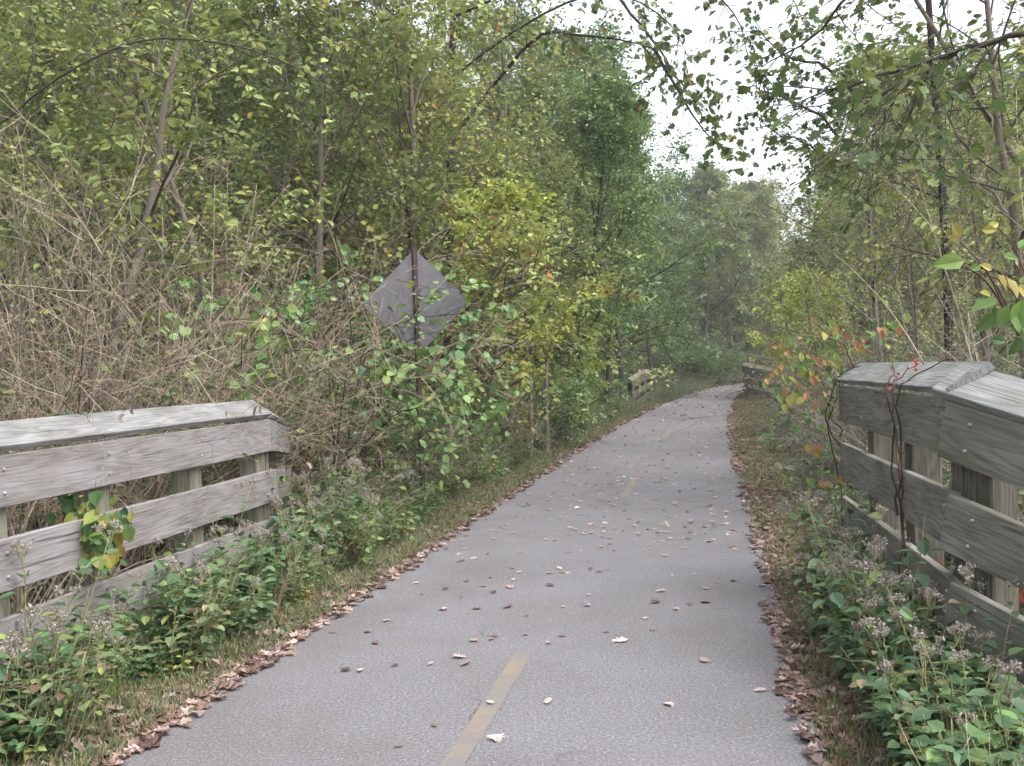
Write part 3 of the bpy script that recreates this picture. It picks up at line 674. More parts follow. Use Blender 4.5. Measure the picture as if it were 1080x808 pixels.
for px,z_,sc_ in ((640,33,.8),(652,35.5,.85),(672,37,.65),(700,41.5,.75),(640,36,.9),(722,46,.8)):
    H(S_under[0],px,z_,px,sc_,'grey green bush growing against the distant grey fence','bush','bushes against the distant grey fence')
# ---- undergrowth bushes along both verges
n=0
for side,y0,y1,step in ((-1,10.5,70,.62),(1,9,70,.85)):
    y=y0
    while y<y1:
        for row in range(2):
            sv=side*((2.75 if side<0 else 3.0)+row*(.8 if side<0 or y<18 else 1.6)+rr.random()*.4); x,yy=on_path(sv,y+rr.random()*.5)
            if side<0 and 35<y<42: continue
            if side>0 and row==0 and y>24: continue
            if math.hypot(x-10.3,yy-40)<1.6 or (side>0 and 39<y<53): continue
            sc=(.5+.35*rr.random())*(1 if row==0 else 1.45)
            place(S_under[rr.integers(2)],x,yy,rr.random()*6,sc,'low grey green bush in the undergrowth along the '+('left' if side<0 else 'right')+' verge','bush','verge bushes on the '+('left' if side<0 else 'right')); n+=1
        y+=step*(1+y*.02)
# filler understorey on banks (leafy + twiggy)
for side in (-1,1):
    for i in range(70):
        y=8+62*rr.random()**1.3; sv=side*((4.2 if side<0 else 5.6)+7*rr.random()); x,yy=on_path(sv,y)
        if abs(x)/yy>.75: continue
        p=[S_leafy[0],S_under[0],S_under[1],S_leafy[0]][i%4]
        place(p,x,yy,rr.random()*6,(1.0+.5*rr.random())*(1.5 if p in S_under else 1),'leafy understorey bush on the wooded '+('left' if side<0 else 'right')+' bank','bush','understorey bushes on the '+('left' if side<0 else 'right')+' bank')

for i in range(34):
    y=62+56*rr.random(); x,yy=on_path(-(3.4+5*rr.random()) if i%3 else (5.2+4*rr.random()),y)
    place(S_leafy[0],x,yy,rr.random()*6,1.5+.9*rr.random(),'hazy leafy bush at the far bend of the path','bush','bushes around the far bend')
# ---- the woods behind: every tree an instance
pts=[]
def try_add(x,y,dmin):
    for (a,b) in pts:
        if (a-x)**2+(b-y)**2<dmin*dmin: return False
    pts.append((x,y)); return True
cnt=[0,0]
for i in range(9000):
    side=-1 if rr.random()<.55 else 1
    y=16+120*rr.random()**1.1; sv=side*(6.5+48*rr.random()**1.3)
    j=np.abs(PY-min(y,118)).argmin(); x=np.interp(min(y,118),PY,PX)+sv; 
    if y>100: x=(rr.random()*2-1)*80+10; 
    if abs(x)/y>.66: continue
    s=float(lateral(x,y)[0])
    if abs(s)<(5.8 if y<42 else 7.5): continue
    px=540+x/y*F
    # leave the sky notch over the path open
    if not try_add(x,y,3.0 if y<45 else 4.2): continue
    k_=rr.random()
    side=-1 if s<0 else 1
    if y<42:
        p=(T_lace if side>0 else T_mid)[rr.integers(2)] if (k_<.6 or side>0) else (T_green[rr.integers(2)] if (k_<.85 and side<0) else T_far[rr.integers(2)]); sc=(1.0+.35*rr.random())*(.75 if p in T_far else 1)
    else: p=T_far[int(rr.integers(3))]; sc=.85+.3*rr.random()
    H_={True:9,False:14}[y<42 and p not in T_far]
    # height cap where the open sky shows above the path
    if 640<px<1120:
        lim_y=np.interp(px,[640,700,745,780,830,880,940,1000,1120],[20,80,160,165,160,115,70,35,20])
        maxh=EYE+(384-lim_y)/F*y-gz(x,y)
        sc=min(sc,max(.45,maxh/H_))
    cnt[0 if side<0 else 1]+=1
    place(p,x,y,rr.random()*6.3,sc,'tree in the hazy autumn wood on the '+('left hillside' if side<0 else 'right bank'),'tree','woodland trees on the '+('left hillside' if side<0 else 'right bank'))
    if len(pts)>230: break
print('woods',cnt,'bushes',n)
# ------------------------------------------------------------------ overhanging maple at upper right
def limb_tree(name,label,base,trunk_to,limbs,seed,leafn,lsize,leafm,shape='maple',r_tr=.12):
    r=RNG(seed); root=empty(name,tuple(base)); tag(root,label,'tree'); b=MB(); base=np.array(base)
    l6=[];l4=[];l3=[];anc=[]
    T=np.array([base*(1-t)+np.array(trunk_to)*t+np.array([math.sin(t*5)*.08,math.cos(t*4)*.06,0]) for t in np.linspace(0,1,10)]); T[0,2]-=.3
    l6.append((T-base,np.linspace(r_tr,r_tr*.45,10)))
    for pts_,r0 in limbs:
        P=np.array(pts_); n=len(P)
        # resample smooth
        u=np.linspace(0,n-1,14); Q=np.stack([smooth(P[:,c],u) for c in range(3)],-1); Q+=r.normal(0,.012,Q.shape)
        l4.append((Q-base,np.linspace(r0,r0*.2,14)))
        for j in range(22):
            t=.12+.88*r.random(); q,dq=along(Q,min(t,.99)); d2=unit(perp(r,dq,R(30+40*r.random()))*[1,1,.7]+np.array([0,0,-.15]))
            L=(.35+.6*r.random())*(1.2-.5*t); P2,r2=grow(r,q,d2,L,r0*.22+.0015,4,.12,-.05,.0015); l3.append((P2-base,r2)); anc.append(P2-base)
            for k_ in range(2):
                q3,d3=along(P2,.2+.75*r.random()); P3,r3=grow(r,q3,perp(r,d3,R(45)),.2+.25*r.random(),.002,2,.15,-.05,.001); l3.append((P3-base,r3)); anc.append(P3-base)
    b.tubes(l6,9); b.tubes(l4,6); b.tubes(l3,3); b.build('trunk',M['bark_dark'],root,smooth=True)
    P,D,N,Q_=leaf_cloud(r,anc,leafn,.03,.5,.5)
    lf=MB(); lf.leaves(P,D,N,lsize*(.6+.7*r.random(len(P))),shape,Q_); lf.build('crown',leafm,root)
    return root
A=at
limb_tree('maple_tree','maple reaching a dark forked branch over the path from upper right',(4.9,6.3,gz(4.9,6.3)),(4.6,6.3,4.6),
  [([(4.7,6.3,3.6),A(1090,35,6.4),A(1010,55,6.5),A(930,80,6.6),A(860,98,6.8)],.026),
   ([A(1010,57,6.5),A(960,85,6.6),A(900,105,6.7),A(840,115,6.9)],.014),
   ([A(1040,48,6.45),A(1025,80,6.4),A(1005,95,6.3),A(985,100,6.3)],.010),
   ([A(965,80,6.6),A(940,110,6.5),A(925,140,6.5),A(920,168,6.5)],.008),
   ([(4.6,6.3,4.5),A(1060,-60,6.6),A(930,-30,7.0),A(850,45,7.6),A(800,70,8)],.02)],201,420,.08,M['leaf_maple'])
# tall tree whose upper limbs hang into the open sky from the left side
bx,by=-1.7,20.5
limb_tree('overhanging_tree','tall tree with bare upper limbs reaching into the white sky at top centre',(bx,by,gz(bx,by)),(bx+.9,by-.3,10.5),
  [([(bx+.75,by-.2,6.8),A(560,45,18.5),A(600,36,18),A(650,42,17.5),A(690,52,17)],.045),
   ([(bx+.75,by-.2,8.0),A(580,10,18.5),A(650,-5,18),A(700,20,17),A(725,60,16)],.03),
   ([(bx+.75,by-.2,9.2),A(620,-40,18),A(720,-30,16),A(770,10,15),A(790,60,14.5)],.03),
   ([(bx+.75,by-.2,9.8),A(680,-60,17),A(790,-50,15),A(830,-10,14),A(850,30,14)],.025),
   ([A(650,-5,18),A(690,45,17.5),A(720,90,17),A(745,115,16.5)],.03),
   ([A(690,52,17),A(715,95,16.5),A(740,135,16),A(760,155,16)],.03)],202,1250,.12,M['leaf_maple'],r_tr=.13)
x0,y0=3.6,13.5
limb_tree('overhanging_tree','thin tree with sparse dark leaves against the sky right of the path',(6.2,y0,gz(6.2,y0)),(6.1,y0,8.0),
  [([(6.15,y0,4.6),A(900,150,12.8),A(860,120,12.4),A(815,100,12),A(790,90,12)],.03),
   ([(6.15,y0,5.4),A(910,100,12.8),A(870,70,12.4),A(830,60,12.2),A(800,30,12)],.03),
   ([(6.15,y0,3.9),A(880,170,12.8),A(850,150,12.5),A(820,140,12),A(795,120,12)],.02)],203,620,.08,M['leaf_maple'],r_tr=.08)
o_=limb_tree('leafy_shrub','arching shrub whose leafy sprays cross the diamond sign and its post',(-2.0,10.5,gz(-2.0,10.5)),(-1.9,10.5,.9),
  [([(-1.9,10.5,.6),A(385,370,10.6),A(430,338,10.5),A(498,330,10.4)],.014),([(-1.9,10.5,.5),A(390,400,10.5),A(440,355,10.3),A(485,350,10.2)],.013),
   ([(-1.95,10.5,.5),A(400,425,10.4),A(455,395,10.2),A(505,405,10.0)],.013),([(-1.95,10.5,.4),A(400,450,10.3),A(440,430,10.1),A(490,440,10.0)],.012),
   ([(-2.0,10.5,.6),A(340,350,10.4),A(290,320,10.3),A(235,325,10.2)],.013),([(-2.0,10.5,.6),A(350,390,10.3),A(320,360,10.1),A(300,350,10.0)],.012),([(-2.0,10.5,.6),A(370,340,10.5),A(360,310,10.4),A(330,300,10.3)],.012)],205,560,.10,M['leaf_shrub'],shape='round',r_tr=.02)
o_['category']='shrub'
# arched dark branch sweeping through the canes at upper left
def arched():
    r=RNG(9); base=A(-60,150,9.6); base=np.array([base[0],base[1],gz(base[0],base[1])]); root=empty('arching_sapling',tuple(base)); tag(root,'dark sapling stem bent in a long arch across the upper left','tree')
    pts_=np.array([base-[0,0,.2],A(-50,220,9.6),A(20,115,9.0),A(130,48,8.4),A(230,45,7.9),A(310,70,7.7),A(352,98,7.6)])
    u=np.linspace(0,6,26); Q=np.stack([smooth(pts_[:,c],u) for c in range(3)],-1)
    b=MB(); l3=[];anc=[]
    for j in range(26):
        q,dq=along(Q,.3+.7*r.random()); P2,r2=grow(r,q,perp(r,dq,R(50))+[0,0,-.2],.2+.5*r.random(),.004,3,.1,-.06,.0015); l3.append((P2-base,r2)); anc.append(P2-base)
    b.tubes([(Q-base,np.linspace(.014,.004,26))],7); b.tubes(l3,3); b.build('trunk',M['bark_dark'],root,smooth=True)
    P,D,N,Q_=leaf_cloud(r,anc,150,.03,.3,.6); lf=MB(); lf.leaves(P,D,N,.06*(.6+.7*r.random(len(P))),'ovate'); lf.build('crown',M['leaf_mid'],root)
arched()

# long pale canes reaching up at far left, near the viewer
def long_canes(label,pxs,z0,seed,mat='cane'):
    r=RNG(seed); x=(pxs[0]-540)/F*z0; base=np.array([x,z0,gz(x,z0)]); root=empty('dry_bramble',tuple(base)); tag(root,label,'shrub'); l=[];l3=[]
    for px in pxs[1:]:
        p=np.array([(pxs[0]+ (px-pxs[0])*.3-540)/F*z0+r.normal(0,.12)-x, r.normal(0,.25), -.1])
        P,q=grow(r,p,((px-pxs[0])*.0016+r.normal(0,.22),r.normal(0,.2),1),2.3+2.2*r.random(),.008+.003*r.random(),14,.035,-.03*(.4+r.random()),.002); l.append((P,q))
        for j in range(9):
            s,ds=along(P,.25+.7*r.random()); P2,r2=grow(r,s,perp(r,ds,R(25+45*r.random())),.25+.8*r.random(),.0035,5,.1,-.05,.001); l3.append((P2,r2))
    b=MB(); b.tubes(l,5); b.tubes(l3,3); b.build('stems',M[mat],root,smooth=True)
long_canes('long straw coloured canes fanning out at the far left',[10]+list(range(-160,160,20)),8.2,31)
long_canes('long straw coloured canes crossing behind the middle of the left fence',[150]+list(range(0,300,22)),9.8,32)
long_canes('tall upright bare stems among the brambles at far left',[60]+list(range(-60,190,15)),9.0,36,'cane_grey')
long_canes('tall upright bare stems behind the left fence corner',[240]+list(range(150,330,14)),10.2,37,'cane')
long_canes('straw coloured canes leaning right behind the left fence corner',[250]+list(range(180,360,16)),11.2,33)
long_canes('pale bare canes forking behind the middle of the right fence',[1000]+list(range(930,1120,18)),9.4,34,'cane_grey')
long_canes('tan bare canes leaning left beside the right fence wing',[1090]+list(range(1040,1140,18)),7.2,35,'cane')

# ------------------------------------------------------------------ vines
def vine(label,base,stems,leafpts,seed,lsize,leafm,n_per=3,spread=.06,shape='heart',sr=.006,toward=(0,-1,0),stemm='vine_stem'):
    r=RNG(seed); base=np.array(base); root=empty('climbing_vine',tuple(base)); tag(root,label,'vine'); l=[]
    for S in stems:
        P=np.array(S); u=np.linspace(0,len(P)-1,max(8,len(P)*4)); Q=np.stack([smooth(P[:,c],u) for c in range(3)],-1)+r.normal(0,.006,(len(u),3)); l.append((Q-base,np.linspace(sr,sr*.5,len(u))))
    b=MB(); b.tubes(l,6)
    L=[];
    for c in leafpts:
        for k_ in range(n_per): L.append(np.array(c)+r.normal(0,spread,3)*[1,.6,1])
    L=np.array(L)-base
    D=unit(r.normal(0,.45,(len(L),3))+np.array([0,-.2,-.75])); N=unit(r.normal(0,.4,(len(L),3))+np.array(toward)+np.array([0,0,.55]))
    pet=[(np.array([p,p-d*.03+[0,0,.03]+r.normal(0,.01,3)]),np.array([.0012,.0015])) for p,d in zip(L,D)]
    b.tubes(pet,3); b.build('stems',M[stemm],root,smooth=True)
    lf=MB(); lf.leaves(L,D,N,lsize*(.65+.6*r.random(len(L))),shape,r.random(len(L))); lf.build('foliage',leafm,root)
z=4.72
vine('vine with yellow and orange leaves draped over the middle rail of the left fence',A(105,600,5.616),
  [[A(100,610,5.592),A(96,560,5.568),A(92,525,5.664),A(85,505,5.784)],[A(96,560,5.568),A(118,545,5.592),A(130,540,5.592)],[A(96,560,5.568),A(105,580,5.544),A(100,592,5.520)]],
  [A(75,535,5.544),A(85,530,5.568),A(95,545,5.520),A(108,540,5.520),A(90,560,5.496),A(105,560,5.496),A(118,550,5.520),A(100,575,5.496),A(112,580,5.496),A(106,590,5.472),A(80,545,5.520),A(125,553,5.544)],
  301,.078,M['leaf_vine_green'],9,.055,toward=(.5,-.9,0))
vine('small green creeper lying over the cap of the left fence',A(95,452,5.820),
  [[A(55,440,5.940),A(80,437,5.880),A(92,442,5.808),A(100,452,5.736)]],[A(60,438,5.916),A(75,434,5.880),A(88,438,5.808),A(95,446,5.760),A(100,453,5.712)],302,.06,M['leaf_weed'],2,.015,toward=(.3,-.6,.5))
b0=A(886,520,7.224)
vine('bare twining vine with orange and yellow leaves at the end of the right fence',(b0[0],b0[1],gz(b0[0],b0[1])),
  [[(2.54,7.3,-.1),A(889,560,7.200),A(884,500,7.200),A(874,450,7.164),A(882,420,7.116),A(886,400,7.116),A(900,385,7.260)],
   [A(886,470,7.176),A(872,445,7.152),A(876,418,7.140),A(890,392,7.200),A(930,383,6.720),A(965,386,5.880)],
   [A(886,462,7.164),A(888,452,7.116),A(875,440,7.140),A(878,410,7.140)],
   [A(884,400,7.140),A(862,385,7.200),A(838,372,7.320),A(822,372,7.440)],[A(880,420,7.140),A(858,412,7.200),A(836,395,7.320)],[A(900,386,7.260),A(890,365,7.320),A(870,350,7.440),A(860,340,7.440)]],
  [A(825,368,7.380),A(835,375,7.320),A(820,385,7.440),A(845,382,7.260),A(858,378,7.200),A(868,386,7.200),A(850,395,7.200),A(835,400,7.260),A(862,402,7.200),A(845,412,7.200),A(826,402,7.320),A(870,360,7.380),A(885,352,7.320),A(905,362,7.320),A(860,345,7.440),A(875,372,7.320),A(868,440,7.200),A(855,430,7.260),A(862,462,7.200),A(873,478,7.200),A(925,352,7.200),A(940,350,7.080),A(915,372,7.320),A(868,500,7.200),A(860,520,7.200)],
  303,.075,M['leaf_vine'],6,.08,'ovate',toward=(-.3,-.9,.1),sr=.006)
vine('dry red brown vine wrapped round the cap joint of the right fence',(2.2,5.3,gz(2.2,5.3)),
  [[(2.160,5.304,-0.450),(2.148,5.304,0.270),(2.148,5.280,0.810),(2.142,5.292,1.110),(2.124,5.304,1.422),(2.160,5.316,1.512),(2.316,5.352,1.614),(2.400,5.400,1.470)],
   [(2.172,5.268,-0.450),(2.148,5.232,0.390),(2.142,5.268,0.870),(2.142,5.244,1.230),(2.118,5.232,1.446),(2.184,5.160,1.542),(2.340,5.040,1.638)],
   [(2.148,5.328,0.750),(2.142,5.364,0.990),(2.136,5.340,1.290),(2.118,5.400,1.458),(2.220,5.520,1.554),(2.316,5.760,1.614)]],
  [(2.160,5.400,1.542),(2.208,5.220,1.578),(2.280,5.340,1.626),(2.136,5.304,1.470)],304,.03,M['leaf_red'],3,.03,'ovate',.006)
# near sapling with large autumn leaves behind the right fence wing
vine('near sapling with large yellow and orange leaves at the right edge',(2.12,3.75,gz(2.12,3.75)),
  [[(2.12,3.75,-.2),(2.10,3.72,.9),A(1082,370,3.7),A(1062,330,3.68),A(1040,290,3.66),A(1015,262,3.65)],[A(1075,350,3.68),A(1068,300,3.6),A(1050,270,3.6),A(1035,255,3.6)],
   [A(1062,330,3.68),A(1035,300,3.64),A(1005,277,3.6)],[A(1082,370,3.7),A(1083,310,3.6),A(1070,260,3.58)]],
  [],305,.1,M['leaf_vine'],1,.0,sr=.006) if False else None
def near_sapling():
    r=RNG(77); base=np.array([2.66,4.7,gz(2.66,4.7)]); root=empty('autumn_sapling',tuple(base)); tag(root,'near sapling with large yellow and orange leaves at the right edge','tree')
    S=[[(2.66,4.7,-.2),(2.66,4.68,.7),A(1092,380,4.514),A(1062,330,4.465),A(1040,285,4.441),A(1012,255,4.416)],[A(1092,380,4.514),A(1086,310,4.392),A(1070,262,4.368),A(1052,240,4.368)],
       [A(1062,330,4.465),A(1035,292,4.416),A(1000,276,4.392)],[A(1086,330,4.416),A(1060,300,4.392),A(1042,290,4.368)]]
    l=[]
    for s in S:
        P=np.array(s); u=np.linspace(0,len(P)-1,16); Q=np.stack([smooth(P[:,c],u) for c in range(3)],-1); l.append((Q-base,np.linspace(.009 if len(s)==6 else .005,.0025,16)))
    b=MB(); b.tubes(l,6); b.build('trunk',M['vine_stem'],root,smooth=True)
    # (px,py,depth,angle on the picture of the leaf from its stalk, size, colour)
    Lf=[(1018,275,3.58,185,.115,.55),(1013,250,3.6,120,.06,.86),(1014,246,3.6,210,.05,.9),(1035,243,3.6,0,.055,.84),(1042,240,3.6,20,.05,.88),(1058,270,3.55,-10,.06,.5),(1046,285,3.55,150,.05,.85),
        (1052,290,3.56,-50,.075,.88),(1062,293,3.54,-70,.085,.84),(1075,300,3.54,-60,.08,.9),(1052,315,3.56,200,.10,.42),(1050,330,3.56,230,.09,.46),(1062,322,3.54,250,.09,.5),(1078,315,3.5,-100,.12,.56),
        (1072,330,3.52,-80,.10,.5),(1085,340,3.5,-95,.11,.45),(1078,355,3.55,-120,.08,.38),(1060,360,3.58,170,.06,.35),(1034,280,3.62,200,.05,.6),(1074,262,3.58,40,.06,.4),(1085,280,3.55,0,.08,.45),(1045,312,3.58,160,.05,.8)]
    P=np.array([A(a,b_,c*1.22) for a,b_,c,*_ in Lf])-base; ang=np.radians([l_[3] for l_ in Lf])
    D=np.stack([np.cos(ang),r.normal(0,.2,len(ang)),np.sin(ang)],-1); N=np.stack([r.normal(0,.35,len(ang)),-np.ones(len(ang)),.5+r.normal(0,.3,len(ang))],-1)
    lf=MB(); lf.leaves(P,D,N,np.array([l_[4]*1.25 for l_ in Lf]),'ovate',np.array([l_[5] for l_ in Lf])); lf.build('crown',M['leaf_vine'],root)
near_sapling()
# red leaves of a low creeper behind the wing
def red_creeper():
    r=RNG(12); base=np.array([2.68,4.95,gz(2.68,4.95)]); root=empty('creeper',tuple(base)); tag(root,'red leaved creeper behind the middle rail of the right fence','vine')
    P=np.stack([r.normal(.0,.22,70),r.normal(0,.2,70),.62+r.normal(0,.10,70)],-1); stems=[(np.array([[0,0,-.1],p*[.5,.5,.7],p]),np.array([.004,.003,.0015])) for p in P[:24]]
    b=MB(); b.tubes(stems,4); b.build('stems',M['vine_stem'],root)
    lf=MB(); lf.leaves(P,unit(r.normal(0,.6,(70,3))+[0,0,-.5]),unit(r.normal(0,.4,(70,3))+[-.4,-.6,.5]),.09,'heart'); lf.build('foliage',M['leaf_red'],root)
red_creeper()

# ------------------------------------------------------------------ white snakeroot weeds
def weed_proto(seed,H,nst,heads,lsize=.065,leafm=None,nleaf=9):
    r=RNG(seed); root=empty('flowering_weed' if heads else 'leafy_weed'); st=[];L=[];Dl=[];Nl=[]; hd=[]; ht=[]
    for i in range(nst):
        a=r.random()*6.28; P,q=grow(r,(math.cos(a)*.05,math.sin(a)*.05,-.03),(math.cos(a)*.35,math.sin(a)*.35,1),H*(.65+.5*r.random()),.0035,8,.06,.02,.0015); st.append((P,q))
        az=r.random()*3
        for j in range(nleaf):
            t=.12+.85*(j+.3*r.random())/nleaf; p,d=along(P,min(t,.99)); az+=1.57+r.normal(0,.2)
            for s in (0,math.pi):
                dd=np.array([math.cos(az+s),math.sin(az+s),.15+r.normal(0,.25)]); pe=.02+.015*r.random()
                L.append(p+dd*pe); Dl.append(dd+[0,0,-.25]); Nl.append(np.array([0,0,1])+r.normal(0,.25,3)); st.append((np.array([p,p+dd*pe]),np.array([.0012,.001])))
        if heads and i<heads:
            tip=P[-1]; C_=MB(); pts_=[]
            nb=5+int(4*r.random())
            for k_ in range(nb):
                az2=r.random()*6.28; e=tip+np.array([math.cos(az2)*.045*r.random()**.5,math.sin(az2)*.045*r.random()**.5,.02+.035*r.random()]); st.append((np.array([tip-[0,0,.03],e]),np.array([.0012,.0009])))
                pts_.append(e+r.normal(0,.007,(26,3)))
            Q=np.concatenate(pts_); C_.leaves(Q,r.normal(0,1,(len(Q),3)),r.normal(0,1,(len(Q),3)),.011*(.6+.8*r.random(len(Q))),'far',r.random(len(Q))); hd.append(C_)
    b=MB(); b.tubes(st,4); b.build('stem',M['stem'],root,smooth=True)
    nL=len(L); lf=MB(); u=np.array([.6+.7*r.random() for _ in range(nL)]); lf.leaves(np.array(L),np.array(Dl),np.array(Nl),lsize*u,'ovate',r.random(nL),1.15); lf.build('foliage',leafm or M['leaf_weed'],root)
    for h_ in hd: h_.build('seed_head',M['seed'],root)
    return root
W_f=[weed_proto(401,.62,6,3),weed_proto(402,.75,5,3),weed_proto(403,.5,6,2)]
W_l=[weed_proto(411,.34,8,0,.06,nleaf=6),weed_proto(412,.45,7,0,.07,nleaf=7),weed_proto(413,.24,9,0,.05,nleaf=5)]
def tuft_proto(seed,H,n,mat,label='grass_tuft'):
    r=RNG(seed); root=empty(label); l=[]
    for i in range(n):
        a=r.random()*6.28; P,q=grow(r,(math.cos(a)*.03,math.sin(a)*.03,-.02),(math.cos(a)*.5*r.random(),math.sin(a)*.5*r.random(),1),H*(.5+.7*r.random()),.0032,6,.06,-.10,.0008); l.append((P,q))
    b=MB(); b.tubes(l,3); b.build('blades',M[mat],root,smooth=True); return root
W_g=[tuft_proto(421,.42,46,'blade_green'),tuft_proto(422,.55,34,'blade_dry')]
W_d=[weed_proto(431,.62,3,3,.05,M['leaf_bram'],6),weed_proto(432,.5,4,2,.05,M['leaf_under'],7)]
W_u=[weed_proto(441,.4,7,0,.045,M['leaf_under'],8),weed_proto(442,.3,8,0,.05,M['leaf_shrub'],6)]
r=RNG(55)
def weeds(n,fxy,protos,smin,smax,label,cat,group):
    for i in range(n):
        x,y=fxy(); place(protos[i%len(protos)],x,y,r.random()*6.3,smin+(smax-smin)*r.random(),label,cat,group)
# right foreground bank
def lfore_():
    y=4.0+6.0*r.random(); fx=-3.53+.18*y; return fx+.05+.6*r.random(),y
def rfore(): 
    y=2.9+4.2*r.random(); fx=1.26+.163*y; xe=1.5*1.02+(-.27+.208*(y-4.1)); a=.40+max(0,y-4.6)*.10; lo=min(xe+a,fx-.15); return lo+(fx-.06-lo)*r.random()**.8,y
weeds(82,rfore,W_l,.5,1.35,'leafy green weed in the thick patch before the right fence','weed','green weeds before the right fence')
def rfore2():
    y=3.3+3.6*r.random(); fx=1.26+.163*y; return fx-.06-.26*r.random()**1.5,y
weeds(30,rfore2,W_f,.7,1.3,'weed with fluffy grey seed heads before the right fence','weed','seed headed weeds before the right fence')
weeds(40,lfore_,W_u,.7,1.6,'scruffy pale green weed among the plants against the left fence','weed','scruffy weeds against the left fence')
weeds(26,lfore_,W_g,.5,1.0,'loose tuft of long grass among the weeds at the left fence','grass tuft','long grass tufts at the left fence')
weeds(16,lfore_,W_d,.7,1.2,'withered brown weed among the plants at the left fence','weed','withered weeds at the left fence')
weeds(36,rfore,W_u,.7,1.6,'scruffy pale green weed among the plants before the right fence','weed','scruffy weeds before the right fence')
weeds(20,rfore,W_g,.5,.95,'loose tuft of long grass among the weeds before the right fence','grass tuft','long grass tufts before the right fence')
weeds(12,rfore,W_d,.7,1.2,'withered brown weed among the plants before the right fence','weed','withered weeds before the right fence')
def rmid():
    y=7.2+7*r.random(); x,yy=on_path(2.7+.7*r.random(),y); return x,yy
weeds(36,rmid,W_l,.6,1.0,'leafy green weed on the right verge beyond the fence','weed','green weeds beyond the right fence')
def lfore():
    y=4.0+5.4*r.random(); fx=-3.53+.18*y; return fx+.05+.48*r.random()**1.2,y
weeds(78,lfore,W_l,.55,1.5,'leafy green weed growing against the left fence','weed','green weeds against the left fence')
def lfore2():
    y=4.1+5.2*r.random(); fx=-3.53+.18*y; return fx+.08+.32*r.random(),y
weeds(34,lfore2,W_f,.7,1.35,'weed with fluffy grey seed heads against the left fence','weed','seed headed weeds against the left fence')
def lcorner():
    y=8.3+3.0*r.random(); x,yy=on_path(-2.3-.7*r.random(),y); return x,yy
weeds(26,lcorner,W_f,.8,1.2,'tall seeding weed beyond the left fence corner','weed','tall weeds beyond the left fence corner')
def lmid():
    y=9+9*r.random(); x,yy=on_path(-2.2-.5*r.random(),y); return x,yy
weeds(40,lmid,W_u,.6,1.6,'leafy green weed along the left verge past the sign','weed','green weeds past the sign')

# ------------------------------------------------------------------ grass, litter (uncountable cover)
def cover(name,n,fs,size,shape,mat,seed,flatN,zoff=0.0,up=0.0,wid=1.0,label='',cat='',y0=2.5,y1=60,power=2.2):
    r=RNG(seed); y=y0+(y1-y0)*r.random(n)**power; s=fs(r,n,y)
    st=np.interp(y,PY,np.arange(len(PY))); ii=np.arange(len(PX)); tx=np.gradient(PX);ty=np.gradient(PY);l=np.hypot(tx,ty)
    X=np.interp(st,ii,PX)+s*np.interp(st,ii,ty/l); Y=y-s*np.interp(st,ii,tx/l)
    Z=height(X,Y); Z=np.where(np.abs(s)<1.52,np.maximum(Z,.001),Z)+zoff
    P=np.stack([X,Y,Z+.008*r.random(n)],-1)
    D=np.stack([r.normal(0,1,n),r.normal(0,1,n),np.full(n,up)+r.normal(0,.12,n)],-1); D=unit(D*[1-.55*(up>0),1-.55*(up>0),1])
    N=unit(r.normal(0,1-flatN,(n,3))+np.array([0,0,flatN if up==0 else .05])) if up==0 else unit(r.normal(0,1,(n,3)))
    sz=size*(.4+1.1*r.random(n)**1.3)*(1+np.clip(y-12,0,40)*.03)
    m=MB(); m.leaves(P,D,N,sz,shape,r.random(n),wid*1.0); o=m.build(name,mat); tag(o,label,cat,kind='stuff'); return o
edgeL=lambda r,n,y: -(1.53+ .95*r.random(n))
edgeR=lambda r,n,y: (1.53+ (np.interp(y,[3,6,9,30],[.5,.7,1.3,1.4]))*r.random(n))
cover('verge_grass',65000,edgeL,.06,'blade',M['grass'],501,0,up=1.0,wid=1.3,label='short olive grass along the left edge of the path',cat='grass')
cover('verge_grass',60000,edgeR,.055,'blade',M['grass'],502,0,up=1.0,wid=1.3,label='short dry grass along the right edge of the path',cat='grass')
cover('leaf_litter',9000,lambda r,n,y:-(1.42+np.abs(r.normal(0,.09,n))+r.random(n)**2.6*.8*(1.2+np.sin(y*2.3)+.6*np.sin(y*5.7)).clip(0.1)),.062,'maple_dry',M['leaf_dry'],503,.8,label='band of dry brown leaves along the left path edge',cat='fallen leaves',zoff=.008,y1=70,power=1.9)
cover('leaf_litter',8000,lambda r,n,y:(1.42+np.abs(r.normal(0,.12,n))+r.random(n)**1.6*np.interp(y,[3,5,8,16,30],[.35,.6,1.2,1.2,.8])*(1.0+np.sin(y*1.9)+.6*np.sin(y*4.7)).clip(0.2)),.058,'oak',M['leaf_dry'],504,.8,label='band of dry brown leaves along the right path edge',cat='fallen leaves',zoff=.008,y1=70,power=1.9)
cover('leaf_litter',11000,lambda r,n,y:(1.42+np.abs(r.normal(0,.12,n))+r.random(n)**1.6*np.interp(y,[3,5,8,16,30],[.35,.6,1.2,1.2,.8])*(1.0+np.sin(y*1.9)+.6*np.sin(y*4.7)).clip(0.2)),.058,'maple_dry',M['leaf_dry'],514,.8,label='band of dry brown leaves along the right path edge',cat='fallen leaves',zoff=.008,y1=70,power=1.9)
cover('leaf_litter',14000,lambda r,n,y:np.where(r.random(n)<.5,-1,1)*(1.6+5*r.random(n)),.07,'oak',M['leaf_dry'],505,.75,label='dry leaves strewn over the verges and banks',cat='fallen leaves',zoff=.012,y1=40,power=1.6)
cover('ground_cover',16000,lambda r,n,y:np.where(r.random(n)<.5,-1,1)*(2.15+1.5*r.random(n)),.038,'ovate',M['leaf_weed'],506,.6,label='low green ground cover between grass and fences',cat='ground cover',zoff=.03,y1=30,power=1.9,wid=1.3)
